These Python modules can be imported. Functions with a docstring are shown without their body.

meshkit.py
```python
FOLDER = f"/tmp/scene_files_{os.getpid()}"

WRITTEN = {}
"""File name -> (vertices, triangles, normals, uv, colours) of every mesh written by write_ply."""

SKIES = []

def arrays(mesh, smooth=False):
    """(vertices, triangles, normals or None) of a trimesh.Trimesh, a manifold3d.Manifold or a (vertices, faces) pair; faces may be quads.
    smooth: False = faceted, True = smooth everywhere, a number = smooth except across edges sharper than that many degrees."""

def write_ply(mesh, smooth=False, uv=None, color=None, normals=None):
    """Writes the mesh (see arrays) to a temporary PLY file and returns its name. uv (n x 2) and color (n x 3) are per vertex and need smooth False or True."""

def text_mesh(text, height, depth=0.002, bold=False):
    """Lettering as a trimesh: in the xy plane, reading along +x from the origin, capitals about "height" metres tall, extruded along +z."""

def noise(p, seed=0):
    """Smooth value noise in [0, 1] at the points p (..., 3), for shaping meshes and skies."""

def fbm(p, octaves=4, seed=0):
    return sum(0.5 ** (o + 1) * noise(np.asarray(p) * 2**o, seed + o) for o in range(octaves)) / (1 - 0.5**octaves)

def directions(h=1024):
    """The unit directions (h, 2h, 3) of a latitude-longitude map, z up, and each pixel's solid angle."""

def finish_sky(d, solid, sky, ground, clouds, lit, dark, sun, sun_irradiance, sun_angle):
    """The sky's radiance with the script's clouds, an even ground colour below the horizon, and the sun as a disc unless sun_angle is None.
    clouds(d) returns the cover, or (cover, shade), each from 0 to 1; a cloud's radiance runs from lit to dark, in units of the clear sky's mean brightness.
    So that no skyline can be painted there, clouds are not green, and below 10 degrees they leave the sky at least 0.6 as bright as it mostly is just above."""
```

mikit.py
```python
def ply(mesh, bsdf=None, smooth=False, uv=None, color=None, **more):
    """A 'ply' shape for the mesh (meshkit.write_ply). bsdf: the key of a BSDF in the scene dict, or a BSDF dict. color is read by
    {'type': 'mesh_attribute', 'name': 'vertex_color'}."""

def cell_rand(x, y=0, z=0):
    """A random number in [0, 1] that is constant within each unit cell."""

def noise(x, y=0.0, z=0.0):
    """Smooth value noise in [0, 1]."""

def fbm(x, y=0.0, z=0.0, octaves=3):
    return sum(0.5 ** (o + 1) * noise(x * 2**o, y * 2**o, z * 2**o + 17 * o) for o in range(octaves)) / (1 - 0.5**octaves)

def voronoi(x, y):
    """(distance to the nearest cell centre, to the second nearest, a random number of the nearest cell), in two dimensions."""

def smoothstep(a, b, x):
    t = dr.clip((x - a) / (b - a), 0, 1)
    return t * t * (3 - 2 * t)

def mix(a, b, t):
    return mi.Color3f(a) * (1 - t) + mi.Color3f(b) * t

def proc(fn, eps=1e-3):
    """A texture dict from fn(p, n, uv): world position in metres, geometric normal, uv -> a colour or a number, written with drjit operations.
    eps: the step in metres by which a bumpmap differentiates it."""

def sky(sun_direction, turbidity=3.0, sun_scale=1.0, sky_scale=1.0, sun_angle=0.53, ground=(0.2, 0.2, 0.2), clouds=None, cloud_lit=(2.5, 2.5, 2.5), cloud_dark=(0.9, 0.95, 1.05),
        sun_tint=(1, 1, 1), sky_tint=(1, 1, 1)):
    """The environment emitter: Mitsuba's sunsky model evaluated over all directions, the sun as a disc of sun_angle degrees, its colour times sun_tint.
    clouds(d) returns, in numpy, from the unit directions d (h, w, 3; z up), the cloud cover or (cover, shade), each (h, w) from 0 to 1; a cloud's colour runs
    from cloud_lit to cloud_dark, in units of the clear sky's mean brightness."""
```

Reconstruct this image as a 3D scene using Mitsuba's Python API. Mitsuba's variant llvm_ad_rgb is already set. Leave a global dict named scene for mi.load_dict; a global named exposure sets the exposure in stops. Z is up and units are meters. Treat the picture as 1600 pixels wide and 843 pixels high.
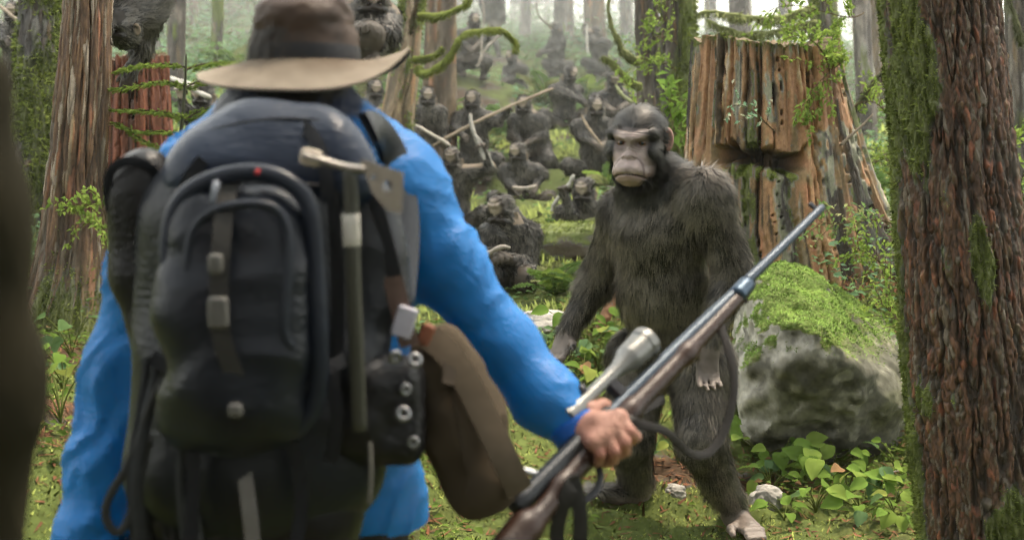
import math
import numpy as np
import trimesh
import manifold3d as m3
from scipy.spatial import cKDTree
from scipy.interpolate import RBFInterpolator
import drjit as dr
import mitsuba as mi
import mikit
import meshkit
from mikit import proc

T = mi.ScalarTransform4f
V = lambda *a: np.array(a, float)
scene, labels = {}, {}

# ------------------------------------------------------------------ camera, sky, exposure
CAM, PITCH, FPX = V(0, 0, 1.6), math.radians(4.38), 2198.0          # FPX: focal length in pixels of a 1600 px wide frame
FWD, UP = V(0, math.cos(PITCH), -math.sin(PITCH)), V(0, math.sin(PITCH), math.cos(PITCH))
scene['camera'] = dict(type='thinlens', fov=2 * math.degrees(math.atan(800 / FPX)), fov_axis='x',
                       to_world=T().look_at(origin=CAM.tolist(), target=(CAM + FWD).tolist(), up=[0, 0, 1]),
                       aperture_radius=0.0066, focus_distance=5.15, near_clip=0.05, far_clip=400.0,
                       medium={'type': 'ref', 'id': 'haze_medium'})
exposure = 3.95
SUN = V(0.32, 0.22, 0.92)
scene['sky'] = mikit.sky(SUN.tolist(), turbidity=3, sun_scale=0.3, sun_angle=12, sky_scale=1.0, clouds=lambda d: np.ones(d.shape[:2]),
                         cloud_lit=(2.5, 2.55, 2.5), cloud_dark=(0.9, 0.95, 1.0), ground=(0.1, 0.1, 0.08))
# the air: clear near the camera, mist gathering between the trees up the slope
_hx = np.linspace(-80, 170, 51)
_hd = np.interp(_hx, [-80, 7, 14, 18, 24, 36, 170], [.0008, .0008, .0020, .0045, .013, .025, .025]).astype(np.float32)
HAZE_TO = T().translate([-125, -80, -4.0]).scale([250, 250, 31])
scene['haze_medium'] = dict(type='heterogeneous', albedo={'type': 'rgb', 'value': [0.95, 0.96, 0.945]},
                            sigma_t={'type': 'gridvolume', 'grid': mi.VolumeGrid(np.ascontiguousarray(np.broadcast_to(_hd[None, :, None, None], (2, 51, 2, 1)))), 'to_world': HAZE_TO, 'use_grid_bbox': False, 'filter_type': 'trilinear', 'wrap_mode': 'clamp'})


def at(px, py, Y):
    """the point at forward distance Y (metres) seen at a pixel of the 1600 x 843 photograph"""
    d = FWD + (px - 800) / FPX * V(1, 0, 0) + (421.5 - py) / FPX * UP
    return CAM + d * (Y / d[1])


# ------------------------------------------------------------------ bookkeeping
taken = set()


def numbered(key):
    k, i = key, 0
    while k in taken:
        i += 1
        k = f'{key}_{i:03d}'
    taken.add(k)
    return k


def tag(key, label=None, cat=None, group=None, kind=None):
    labels[key] = {a: b for a, b in (('label', label), ('category', cat), ('group', group), ('kind', kind)) if b}
    return key


def thing(name, label, cat, group=None):
    """a thing that is made of parts: returns its key"""
    return tag(numbered(name), label, cat, group)


def part(name, shape, parent, label=None, kind=None):
    k = numbered(parent + '__' + name)
    scene[k] = shape
    if label or kind:
        tag(k, label, kind=kind)
    return k


def single(name, shape, label=None, cat=None, group=None, kind=None):
    k = numbered(name)
    scene[k] = shape
    return tag(k, label, cat, group, kind)


# Meshes that carry colours as attributes are never joined by the renderer, which makes hundreds of them slow. So natural surfaces carry
# (brightness, hue on one natural palette from rust through tan, grey and olive to green) as uv, and single-coloured things a packed colour.
PAL = np.array([(1, .34, .17), (1, .52, .27), (1, .68, .34), (1, .77, .52), (1, .84, .7), (1, .95, .84), (1, 1, .62), (.86, 1, .24), (.62, 1, .2), (.6, 1, .5), (.62, 1, .8)], float)
_pt = np.linspace(0, 1, 600)
_pc = np.stack([np.interp(_pt * (len(PAL) - 1), np.arange(len(PAL)), PAL[:, i]) for i in range(3)], 1)
_pk = cKDTree(_pc / np.linalg.norm(_pc, axis=1, keepdims=True))
NATURE = {'m_matte', 'm_bark', 'm_soil', 'm_rock', 'm_moss', 'm_fur', 'm_hide', 'm_leaf', 'm_eye'}
PACKED = {'m_nylon', 'm_canvas', 'm_metal', 'm_steel', 'm_leather', 'm_jacket'}


def enc(c):
    c = np.maximum(np.asarray(c, float), 1e-5)
    l = np.linalg.norm(c, axis=1)
    i = _pk.query(c / l[:, None])[1]
    return np.stack([l / np.linalg.norm(_pc[i], axis=1), _pt[i]], 1)


def nature(grain=0.0, freq=90.0, contrast=1.0):
    def fn(p, n, uv):
        t = dr.clip(uv.y, 0, 1) * (len(PAL) - 1)
        c = mi.Color3f(*PAL[0].tolist())
        for k in range(1, len(PAL)):
            c += (mi.Color3f(*PAL[k].tolist()) - mi.Color3f(*PAL[k - 1].tolist())) * dr.clip(t - (k - 1), 0, 1)
        c *= dr.maximum(uv.x, 0)
        if grain:
            c *= 1 - grain + 2 * grain * mikit.fbm(p.x * freq, p.y * freq, p.z * freq * .6, 2)
        return c
    return proc(fn)


def packed(grain=0.0, freq=60.0):
    def fn(p, n, uv):
        i = dr.floor(uv.x)
        r, g = i / 1000, (uv.x - i - .02) / .96
        c = mi.Color3f(r * r, g * g, uv.y * uv.y)
        if grain:
            c *= 1 - grain + 2 * grain * mikit.fbm(p.x * freq, p.y * freq, p.z * freq, 2)
        return c
    return proc(fn)


def pn(v, f, n, color, bsdf):
    """a mesh with the given vertex normals"""
    uv = None
    if bsdf in NATURE:
        uv, color = enc(np.broadcast_to(color, np.shape(v))), None
    path = meshkit.write_ply((v, f), False, uv, color, normals=n)
    return dict(type='ply', filename=path, face_normals=False, bsdf={'type': 'ref', 'id': bsdf})


def pm(mesh, bsdf, color=None, smooth=True, uv=None):
    if color is None:
        return mikit.ply(mesh, bsdf, smooth=smooth, uv=uv)
    v, f, n = meshkit.arrays(mesh, smooth)
    if np.ndim(color) == 2:
        color = np.asarray(color, float)
        if len(v) != len(color):
            color = color[cKDTree(meshkit.arrays(mesh, False)[0]).query(v)[1]]
        return pn(v, f, vnormals(v, f) if n is None else n, color, bsdf)
    c = np.asarray(color, float)
    if bsdf in PACKED:
        q = np.sqrt(np.clip(c, 0, .98))
        uv = np.broadcast_to([np.floor(q[0] * 1000) + .02 + .96 * q[1], q[2]], (len(v), 2))
        path = meshkit.write_ply((v, f), False, uv, None, normals=n)
        return dict(type='ply', filename=path, face_normals=n is None, bsdf={'type': 'ref', 'id': bsdf + '_k'})
    if n is None:
        v, f = v[f].reshape(-1, 3), np.arange(len(f) * 3).reshape(-1, 3)
        n = vnormals(v, f)
    return pn(v, f, n, np.broadcast_to(c, v.shape), bsdf)


def norm(a):
    return a / (np.linalg.norm(a, axis=-1, keepdims=True) + 1e-12)


def fbm(p, o=3, seed=0):
    return meshkit.fbm(np.asarray(p, float), o, seed)


def sstep(a, b, x):
    t = np.clip((x - a) / (b - a), 0, 1)
    return t * t * (3 - 2 * t)


def lerp(a, b, t):
    t = np.asarray(t, float)
    if t.ndim and np.ndim(a) <= 1:
        t = t[..., None]
    return np.asarray(a, float) * (1 - t) + np.asarray(b, float) * t


def mixc(a, b, t):
    return np.asarray(a, float) * (1 - t[:, None]) + np.asarray(b, float) * t[:, None]


# ------------------------------------------------------------------ materials (each once)
VC = {'type': 'mesh_attribute', 'name': 'vertex_color'}
rgb = lambda *c: {'type': 'rgb', 'value': list(c)}


def mat(key, base, rough=0.8, spec=0.3, bump=None, thin=None, eps=1e-3, bscale=1.0, **more):
    b = dict(type='principled', base_color=base, roughness=rough, specular=spec, **more)
    if bump is not None:
        b = {'type': 'bumpmap', 'arbitrary': proc(bump, eps), 'scale': bscale, 'bsdf': b}
    scene[key] = {'type': 'twosided', 'bsdf': b}


mat('m_matte', nature(), 0.95, 0.15)
mat('m_bark', nature(.3, 110), 0.62, 0.35)
mat('m_soil', nature(.35, 70), 0.9, 0.2)
mat('m_rock', nature(.3, 80), 0.85, 0.25)
mat('m_moss', nature(), 0.95, 0.1)
mat('m_fur', nature(), 0.5, 0.42)
mat('m_hide', nature(.2, 60), 0.6, 0.3)
mat('m_eye', nature(), 0.08, 0.6)
mat('m_skin', VC, 0.48, 0.4, bump=lambda p, n, uv: 0.0016 * mikit.fbm(p.x * 260, p.y * 260, p.z * 260, 2), eps=6e-4)
for _k, _vc in (('', VC), ('_k', packed(.12))):
    mat('m_nylon' + _k, _vc, 0.38, 0.36, bump=(lambda p, n, uv: 0.0015 * mikit.fbm(p.x * 150, p.y * 150, p.z * 150, 2)) if not _k else None, eps=8e-4)
    mat('m_jacket' + _k, _vc, 0.5, 0.4, sheen=0.2, bump=(lambda p, n, uv: 0.002 * mikit.fbm(p.x * 180, p.y * 180, p.z * 180, 2)) if not _k else None, eps=8e-4)
    mat('m_canvas' + _k, _vc, 0.9, 0.15)
    mat('m_leather' + _k, _vc, 0.55, 0.3)
    mat('m_metal' + _k, _vc, 0.35, 0.5, metallic=0.85)
    mat('m_steel' + _k, _vc, 0.4, 0.5, metallic=0.6)
mat('m_wood', VC, 0.42, 0.4, clearcoat=0.08)
mat('m_glass', rgb(0.02, 0.025, 0.04), 0.05, 0.8)
scene['m_leaf'] = dict(type='principledthin', base_color=nature(), roughness=0.42, diff_trans=0.7, spec_trans=0.0, eta=1.4)


# ------------------------------------------------------------------ mesh helpers
def frame(d):
    d = norm(np.asarray(d, float))
    a = np.cross(d, [0, 0, 1.0] if abs(d[2]) < 0.9 else [1.0, 0, 0])
    a = norm(a)
    return a, np.cross(d, a)


def resample(P, n):
    """a smooth curve through the points P (Catmull-Rom by arc length), n points; extra columns (radii) follow"""
    from scipy.interpolate import PchipInterpolator, CubicSpline
    P = np.asarray(P, float)
    s = np.r_[0, np.cumsum(np.linalg.norm(np.diff(P[:, :3], axis=0), axis=1))]
    f = CubicSpline(s, P[:, :3]) if len(P) > 2 else PchipInterpolator(s, P[:, :3])
    t = np.linspace(0, s[-1], n)
    out = f(t)
    if P.shape[1] > 3:
        out = np.hstack([out, PchipInterpolator(s, P[:, 3:])(t)])
    return out


def front_dense(path, nu):
    """angles round a trunk, closer together on the side that faces the camera"""
    p = np.asarray(path, float)
    t = norm(p[1] - p[0])
    a, b = frame(t)
    c = CAM - p.mean(0)
    u = np.arange(nu) / nu * 2 - 1
    return math.atan2(c @ np.cross(t, a), c @ a) + np.pi * (.52 * u + .48 * u**3)


def tube_grid(path, radii, nu, squash=None, cap=True, th=None):
    """vertices (rows x nu), faces, of a tube with parallel-transported frames"""
    p = np.asarray(path, float)
    t = norm(np.gradient(p, axis=0))
    a, b = frame(t[0])
    A = np.zeros_like(p)
    for i in range(len(p)):
        a = norm(a - t[i] * (a @ t[i]))
        A[i] = a
    B = np.cross(t, A)
    th = np.arange(nu) * 2 * np.pi / nu if th is None else th
    r = np.broadcast_to(radii, (len(p),))
    sq = 1.0 if squash is None else squash
    v = p[:, None] + r[:, None, None] * (np.cos(th)[None, :, None] * A[:, None] + sq * np.sin(th)[None, :, None] * B[:, None])
    i, j = np.meshgrid(np.arange(len(p) - 1), np.arange(nu), indexing='ij')
    k = (j + 1) % nu
    q = np.stack([i * nu + j, i * nu + k, (i + 1) * nu + k, (i + 1) * nu + j], -1).reshape(-1, 4)
    f = np.vstack([q[:, [0, 1, 2]], q[:, [0, 2, 3]]])
    v = v.reshape(-1, 3)
    if cap:
        n = len(v)
        v = np.vstack([v, p[:1], p[-1:]])
        j = np.arange(nu)
        k = (j + 1) % nu
        e = (len(p) - 1) * nu
        f = np.vstack([f, np.stack([k, j, j * 0 + n], 1), np.stack([e + j, e + k, j * 0 + n + 1], 1)])
    return v, f


def tube(P, r, nu=8, n=None, squash=None):
    P = np.asarray(P, float)
    if n:
        q = resample(np.hstack([P, np.broadcast_to(np.asarray(r, float).reshape(-1, 1), (len(P), 1))]), n)
        P, r = q[:, :3], q[:, 3]
    v, f = tube_grid(P, np.broadcast_to(r, (len(P),)), nu, squash)
    return trimesh.Trimesh(v, f, process=False)


def strap(P, normal, w, t=0.003, n=24):
    """a flat webbing strap along P: width w across, thickness t along the given normal(s)"""
    P = resample(P, n)
    N = np.broadcast_to(np.asarray(normal, float), P.shape)
    d = norm(np.gradient(P, axis=0))
    S = norm(np.cross(d, N))
    N = norm(np.cross(S, d))
    c = [(-w / 2, -t / 2), (w / 2, -t / 2), (w / 2, t / 2), (-w / 2, t / 2)]
    v = np.concatenate([P[:, None] + S[:, None] * a + N[:, None] * b for a, b in c], 1).reshape(-1, 3)
    i, j = np.meshgrid(np.arange(n - 1), np.arange(4), indexing='ij')
    k = (j + 1) % 4
    q = np.stack([i * 4 + j, i * 4 + k, (i + 1) * 4 + k, (i + 1) * 4 + j], -1).reshape(-1, 4)
    f = np.vstack([q[:, [0, 1, 2]], q[:, [0, 2, 3]], [[0, 1, 2], [0, 2, 3]], (n - 1) * 4 + np.array([[2, 1, 0], [3, 2, 0]])])
    return trimesh.Trimesh(v, f, process=False)


def rbox(c, half, R=None, r=0.01, seg=12):
    """a rounded box (hull of spheres)"""
    half = np.asarray(half, float) - r
    s = m3.Manifold.sphere(r, seg)
    m = m3.Manifold.batch_hull([s.translate([x * half[0], y * half[1], z * half[2]]) for x in (-1, 1) for y in (-1, 1) for z in (-1, 1)]).to_mesh()
    v = np.array(m.vert_properties[:, :3], float)
    if R is not None:
        v = v @ np.asarray(R).T
    return trimesh.Trimesh(v + np.asarray(c), np.array(m.tri_verts), process=False)


def join(*ms):
    return trimesh.util.concatenate([m for m in ms])


def basis(x, y):
    """rotation with columns x, y', x cross y'"""
    x = norm(np.asarray(x, float))
    y = np.asarray(y, float)
    y = norm(y - x * (x @ y))
    return np.stack([x, y, np.cross(x, y)], 1)


# ------------------------------------------------------------------ soft solids: a distance field on a grid, and its surface
class Field:
    def __init__(self, *axes):
        """each axis: a list of (from, to, step) pieces, or one (lo, hi, h)"""
        self.ax = []
        for a in axes:
            a = [a] if not isinstance(a, list) else a
            self.ax.append(np.unique(np.concatenate([np.arange(lo, hi, h) for lo, hi, h in a])).astype(np.float32))
        self.F = np.full([len(a) for a in self.ax], 9.0, np.float32)

    def local(self, lo, hi):
        sl = tuple(slice(max(np.searchsorted(a, l) - 2, 0), np.searchsorted(a, h) + 2) for a, l, h in zip(self.ax, lo, hi))
        return sl, np.meshgrid(*[a[s] for a, s in zip(self.ax, sl)], indexing='ij', sparse=True)

    def put(self, fn, lo, hi, k, cut=False):
        m = 2.2 * k + 0.012
        sl, (x, y, z) = self.local(np.asarray(lo) - m, np.asarray(hi) + m)
        if 0 in self.F[sl].shape:
            return
        d, F = fn(x, y, z), self.F[sl]
        if cut:
            h = np.maximum(k - np.abs(-d - F), 0) / max(k, 1e-6)
            self.F[sl] = np.maximum(F, -d) + h * h * k * 0.25
        else:
            h = np.maximum(k - np.abs(d - F), 0) / max(k, 1e-6)
            self.F[sl] = np.minimum(F, d) - h * h * k * 0.25

    def cone(self, a, b, r1, r2, k=0.02, cut=False):
        a, b = np.asarray(a, float), np.asarray(b, float)
        ba = b - a
        l2 = max(ba @ ba, 1e-9)

        def fn(x, y, z):
            t = np.clip(((x - a[0]) * ba[0] + (y - a[1]) * ba[1] + (z - a[2]) * ba[2]) / l2, 0, 1)
            return np.sqrt((x - a[0] - t * ba[0])**2 + (y - a[1] - t * ba[1])**2 + (z - a[2] - t * ba[2])**2) - (r1 + (r2 - r1) * t)
        R = max(r1, r2)
        self.put(fn, np.minimum(a, b) - R, np.maximum(a, b) + R, k, cut)

    def chain(self, P, r, k=0.02, cut=False):
        r = np.broadcast_to(r, (len(P),))
        for i in range(len(P) - 1):
            self.cone(P[i], P[i + 1], r[i], r[i + 1], k, cut)

    def ell(self, c, r, R=None, k=0.02, cut=False):
        c, r = np.asarray(c, float), np.asarray(r, float)
        R = np.eye(3) if R is None else np.asarray(R, float)

        def fn(x, y, z):
            q = [(x - c[0]) * R[0, i] + (y - c[1]) * R[1, i] + (z - c[2]) * R[2, i] for i in range(3)]
            k0 = np.sqrt(sum((q[i] / r[i])**2 for i in range(3)))
            k1 = np.sqrt(sum((q[i] / r[i]**2)**2 for i in range(3))) + 1e-6
            return k0 * (k0 - 1) / k1
        e = np.sqrt((R**2) @ (r**2))
        self.put(fn, c - e, c + e, k, cut)

    def box(self, c, half, R=None, rad=0.02, k=0.02, cut=False):
        c, h = np.asarray(c, float), np.asarray(half, float) - rad
        R = np.eye(3) if R is None else np.asarray(R, float)

        def fn(x, y, z):
            q = [np.abs((x - c[0]) * R[0, i] + (y - c[1]) * R[1, i] + (z - c[2]) * R[2, i]) - h[i] for i in range(3)]
            return np.sqrt(sum(np.maximum(w, 0)**2 for w in q)) + np.minimum(np.maximum(q[0], np.maximum(q[1], q[2])), 0) - rad
        e = np.abs(R) @ np.asarray(half, float)
        self.put(fn, c - e, c + e, k, cut)

    def surface(self):
        """(vertices, triangles, outward normals): naive surface nets"""
        F = self.F
        s = F < 0
        nx, ny, nz = F.shape
        P = np.zeros((nx - 1, ny - 1, nz - 1, 3), np.float32)
        C = np.zeros((nx - 1, ny - 1, nz - 1), np.float32)
        X = self.ax
        corner = lambda A, o: A[o[0]:nx - 1 + o[0], o[1]:ny - 1 + o[1], o[2]:nz - 1 + o[2]]
        anyin = np.zeros(C.shape, bool)
        allin = np.ones(C.shape, bool)
        for o in np.ndindex(2, 2, 2):
            anyin |= corner(s, o)
            allin &= corner(s, o)
        cells = np.argwhere(anyin & ~allin)
        val = {o: F[cells[:, 0] + o[0], cells[:, 1] + o[1], cells[:, 2] + o[2]] for o in np.ndindex(2, 2, 2)}
        pos, cnt = np.zeros((len(cells), 3)), np.zeros(len(cells))
        for axis in range(3):
            for o in np.ndindex(2, 2, 2):
                if o[axis]:
                    continue
                o2 = tuple(1 if i == axis else o[i] for i in range(3))
                a, b = val[o], val[o2]
                m = (a < 0) != (b < 0)
                t = np.where(m, a / np.where(m, a - b, 1), 0)
                for i in range(3):
                    base = X[i][cells[:, i] + o[i]]
                    step = (X[i][cells[:, i] + 1] - X[i][cells[:, i]]) * t if i == axis else 0
                    pos[:, i] += np.where(m, base + step, 0)
                cnt += m
        pos /= np.maximum(cnt, 1)[:, None]
        idx = np.full(C.shape, -1, np.int64)
        idx[tuple(cells.T)] = np.arange(len(cells))
        quads = []
        for axis in range(3):
            u, w = (axis + 1) % 3, (axis + 2) % 3
            sl = [slice(1, n - 1) for n in F.shape]
            sl[axis] = slice(0, F.shape[axis] - 1)
            sl2 = list(sl)
            sl2[axis] = slice(1, F.shape[axis])
            a, b = s[tuple(sl)], s[tuple(sl2)]
            e = np.argwhere(a != b)
            if not len(e):
                continue
            off = np.array([sl[i].start for i in range(3)])
            e = e + off
            inside = s[tuple(e.T)]
            du, dw = np.eye(3, dtype=int)[u], np.eye(3, dtype=int)[w]
            q = np.stack([idx[tuple((e - du - dw).T)], idx[tuple((e - dw).T)], idx[tuple(e.T)], idx[tuple((e - du).T)]], 1)
            q[~inside] = q[~inside][:, ::-1]
            quads.append(q)
        q = np.concatenate(quads)
        q = q[(q >= 0).all(1)]
        f = np.vstack([q[:, [0, 1, 2]], q[:, [0, 2, 3]]])
        return pos, f, vnormals(pos, f)


def vnormals(v, f):
    n = np.zeros_like(v)
    c = np.cross(v[f[:, 1]] - v[f[:, 0]], v[f[:, 2]] - v[f[:, 0]])
    for k in range(3):
        for i in range(3):
            n[:, i] += np.bincount(f[:, k], c[:, i], len(v))
    return norm(n)


def largest(v, f):
    """drops loose crumbs of a field's surface"""
    return v, f


def relax(v, f, it=2, lam=0.5):
    e = np.vstack([f[:, [0, 1]], f[:, [1, 2]], f[:, [2, 0]]])
    e = np.vstack([e, e[:, ::-1]])
    deg = np.bincount(e[:, 0], minlength=len(v))[:, None]
    for _ in range(it):
        s = np.stack([np.bincount(e[:, 0], v[e[:, 1], i], len(v)) for i in range(3)], 1)
        v = v + lam * (s / np.maximum(deg, 1) - v)
    return v


def on_surface(v, f, n, count, rng, weight=None):
    """random points: (position, normal, face index)"""
    a = np.linalg.norm(np.cross(v[f[:, 1]] - v[f[:, 0]], v[f[:, 2]] - v[f[:, 0]]), axis=1)
    if weight is not None:
        a = a * weight[f].mean(1)
    c = np.cumsum(a)
    k = np.searchsorted(c, rng.random(count) * c[-1])
    k = np.minimum(k, len(f) - 1)
    r1, r2 = np.sqrt(rng.random(count)), rng.random(count)
    w = np.stack([1 - r1, r1 * (1 - r2), r1 * r2], 1)
    return np.einsum('ki,kij->kj', w, v[f[k]]), norm(np.einsum('ki,kij->kj', w, n[f[k]])), k


def ribbons(P, N, D, L, W, c0, c1, bend=None, flatnormal=True):
    """tapered strands (3 triangles each) that leave P along D, bending towards 'bend'; shaded with the normals N"""
    n = len(P)
    L, W = np.broadcast_to(L, n)[:, None], np.broadcast_to(W, n)[:, None]
    D = norm(D)
    D2 = D if bend is None else norm(D + bend)
    S = norm(np.cross(D, N))
    m = P + D * L * 0.5
    t = m + D2 * L * 0.5
    v = np.stack([P - S * W / 2, P + S * W / 2, m - S * W * 0.38, m + S * W * 0.38, t], 1).reshape(-1, 3)
    o = np.arange(n)[:, None, None] * 5
    f = (o + np.array([[0, 1, 3], [0, 3, 2], [2, 3, 4]])[None]).reshape(-1, 3)
    c0, c1 = np.broadcast_to(c0, (n, 3)), np.broadcast_to(c1, (n, 3))
    c = np.stack([c0, c0, (c0 + c1) / 2, (c0 + c1) / 2, c1], 1).reshape(-1, 3)
    nn = np.repeat(N, 5, 0)
    return v, f, nn, c


def diamonds(P, A, N, L, W, C, fold=0.25, tipdark=1.0):
    """simple leaves (2 triangles each): base P, axis A, facing N"""
    n = len(P)
    L, W = np.broadcast_to(L, n)[:, None], np.broadcast_to(W, n)[:, None]
    A = norm(A)
    S = norm(np.cross(A, N))
    U = np.cross(S, A)
    m = P + A * L * 0.45
    v = np.stack([P, m - S * W / 2 + U * W * fold, P + A * L - U * L * 0.1, m + S * W / 2 + U * W * fold], 1).reshape(-1, 3)
    o = np.arange(n)[:, None, None] * 4
    f = (o + np.array([[0, 2, 1], [0, 3, 2]])[None]).reshape(-1, 3)
    c = np.repeat(np.broadcast_to(C, (n, 3)), 4, 0).reshape(n, 4, 3).copy()
    c[:, 2] *= tipdark
    return v, f, c.reshape(-1, 3)


def cat(*ms):
    """joins (v, f, ...) tuples"""
    at_, vs, fs, rest = 0, [], [], [[] for _ in ms[0][2:]]
    for m in ms:
        vs.append(m[0])
        fs.append(m[1] + at_)
        at_ += len(m[0])
        for r, x in zip(rest, m[2:]):
            r.append(x)
    return (np.vstack(vs), np.vstack(fs), *[np.vstack(r) for r in rest])


def tufts(v, f, n, count, rng, weight, length, width, colors, lean=(0, 0, 0), spread=0.9):
    """a pelt of short blades (moss) on a surface; colors: list of base colours picked at random by patches"""
    P, N, k = on_surface(v, f, n, count, rng, weight)
    D = norm(N + spread * rng.normal(size=P.shape) * 0.6 + np.asarray(lean))
    t = np.clip(fbm(P * 9, 3, 5) * 2.4 - 0.7 + 0.25 * rng.normal(size=len(P)), 0, 0.999) * (len(colors) - 1)
    i = t.astype(int)
    c = mixc(np.array(colors)[i], np.array(colors)[i + 1], t - i) if len(colors) > 1 else np.broadcast_to(colors[0], P.shape)
    c = c * (0.75 + 0.5 * rng.random((len(P), 1)))
    L = length * (0.5 + rng.random(len(P)))
    M = norm(N + 0.6 * rng.normal(size=P.shape) * 0.5)
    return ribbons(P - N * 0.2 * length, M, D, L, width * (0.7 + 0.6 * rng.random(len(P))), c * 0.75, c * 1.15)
# ------------------------------------------------------------------ the ground
_gp = [at(*q) for q in [(960, 792, 5.25), (1150, 838, 5.0), (790, 815, 4.7), (1300, 835, 4.9), (1420, 770, 5.3), (1300, 735, 5.8), (1180, 720, 5.8), (900, 590, 6.3), (870, 500, 7.6),
                        (790, 458, 9.6), (706, 374, 13.4), (912, 394, 12.2), (760, 366, 13.2), (840, 300, 16.4), (870, 402, 10.6), (700, 400, 10.5), (820, 320, 15), (660, 302, 16), (830, 278, 17), (930, 300, 15.5), (885, 208, 20), (960, 215, 18.5), (800, 160, 24), (867, 118, 26),
                        (735, 112, 23), (900, 62, 38), (800, 66, 36), (110, 525, 6.6), (100, 620, 4.6), (60, 700, 3.6), (215, 330, 10), (300, 250, 14), (310, 110, 25), (350, 40, 33), (370, -30, 42), (100, 60, 30),
                        (1180, 425, 7.6), (1390, 440, 7.4), (1250, 330, 11), (1330, 300, 13), (1350, 205, 20), (1200, 78, 35), (1590, 400, 9), (1590, 300, 15), (1590, 180, 26), (560, 330, 13), (560, 220, 18), (560, 90, 28),
                        (1050, 330, 11.5), (1050, 250, 15), (1050, 100, 28)]]
_gp += [V(*q) for q in [(0, 0, 0), (-.6, .4, .06), (1.5, 1, .02), (-.4, 2.35, 0), (.5, 2.6, .02), (0, 3.5, .06), (1.5, 3.6, .12), (3, 4, .25), (4, 6.5, .9), (-2.5, 1.5, .55), (-4, 4, 1.1), (-3, -3, .3), (3, -3, -.1), (0, -8, -.3), (9, -6, -.2), (-9, -6, .6),
                        (-8, 5, 1.7), (8, 5, .8), (-14, 20, 3.2), (14, 18, 1.9), (-20, 45, 7), (0, 50, 5.6), (20, 45, 5), (-30, 70, 9), (0, 75, 5), (30, 70, 5), (-30, 10, 3.5), (30, 10, 1.5), (-1.0, 2.6, .35), (-1.3, 1.2, .2)]]
_gp = np.array(_gp)
_rbf = RBFInterpolator(_gp[:, :2], _gp[:, 2], kernel='thin_plate_spline', smoothing=0.02, neighbors=28)


def _graded(lo, hi, parts):
    return np.unique(np.concatenate([np.arange(a, b, h) for a, b, h in parts] + [[hi]]))


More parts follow.
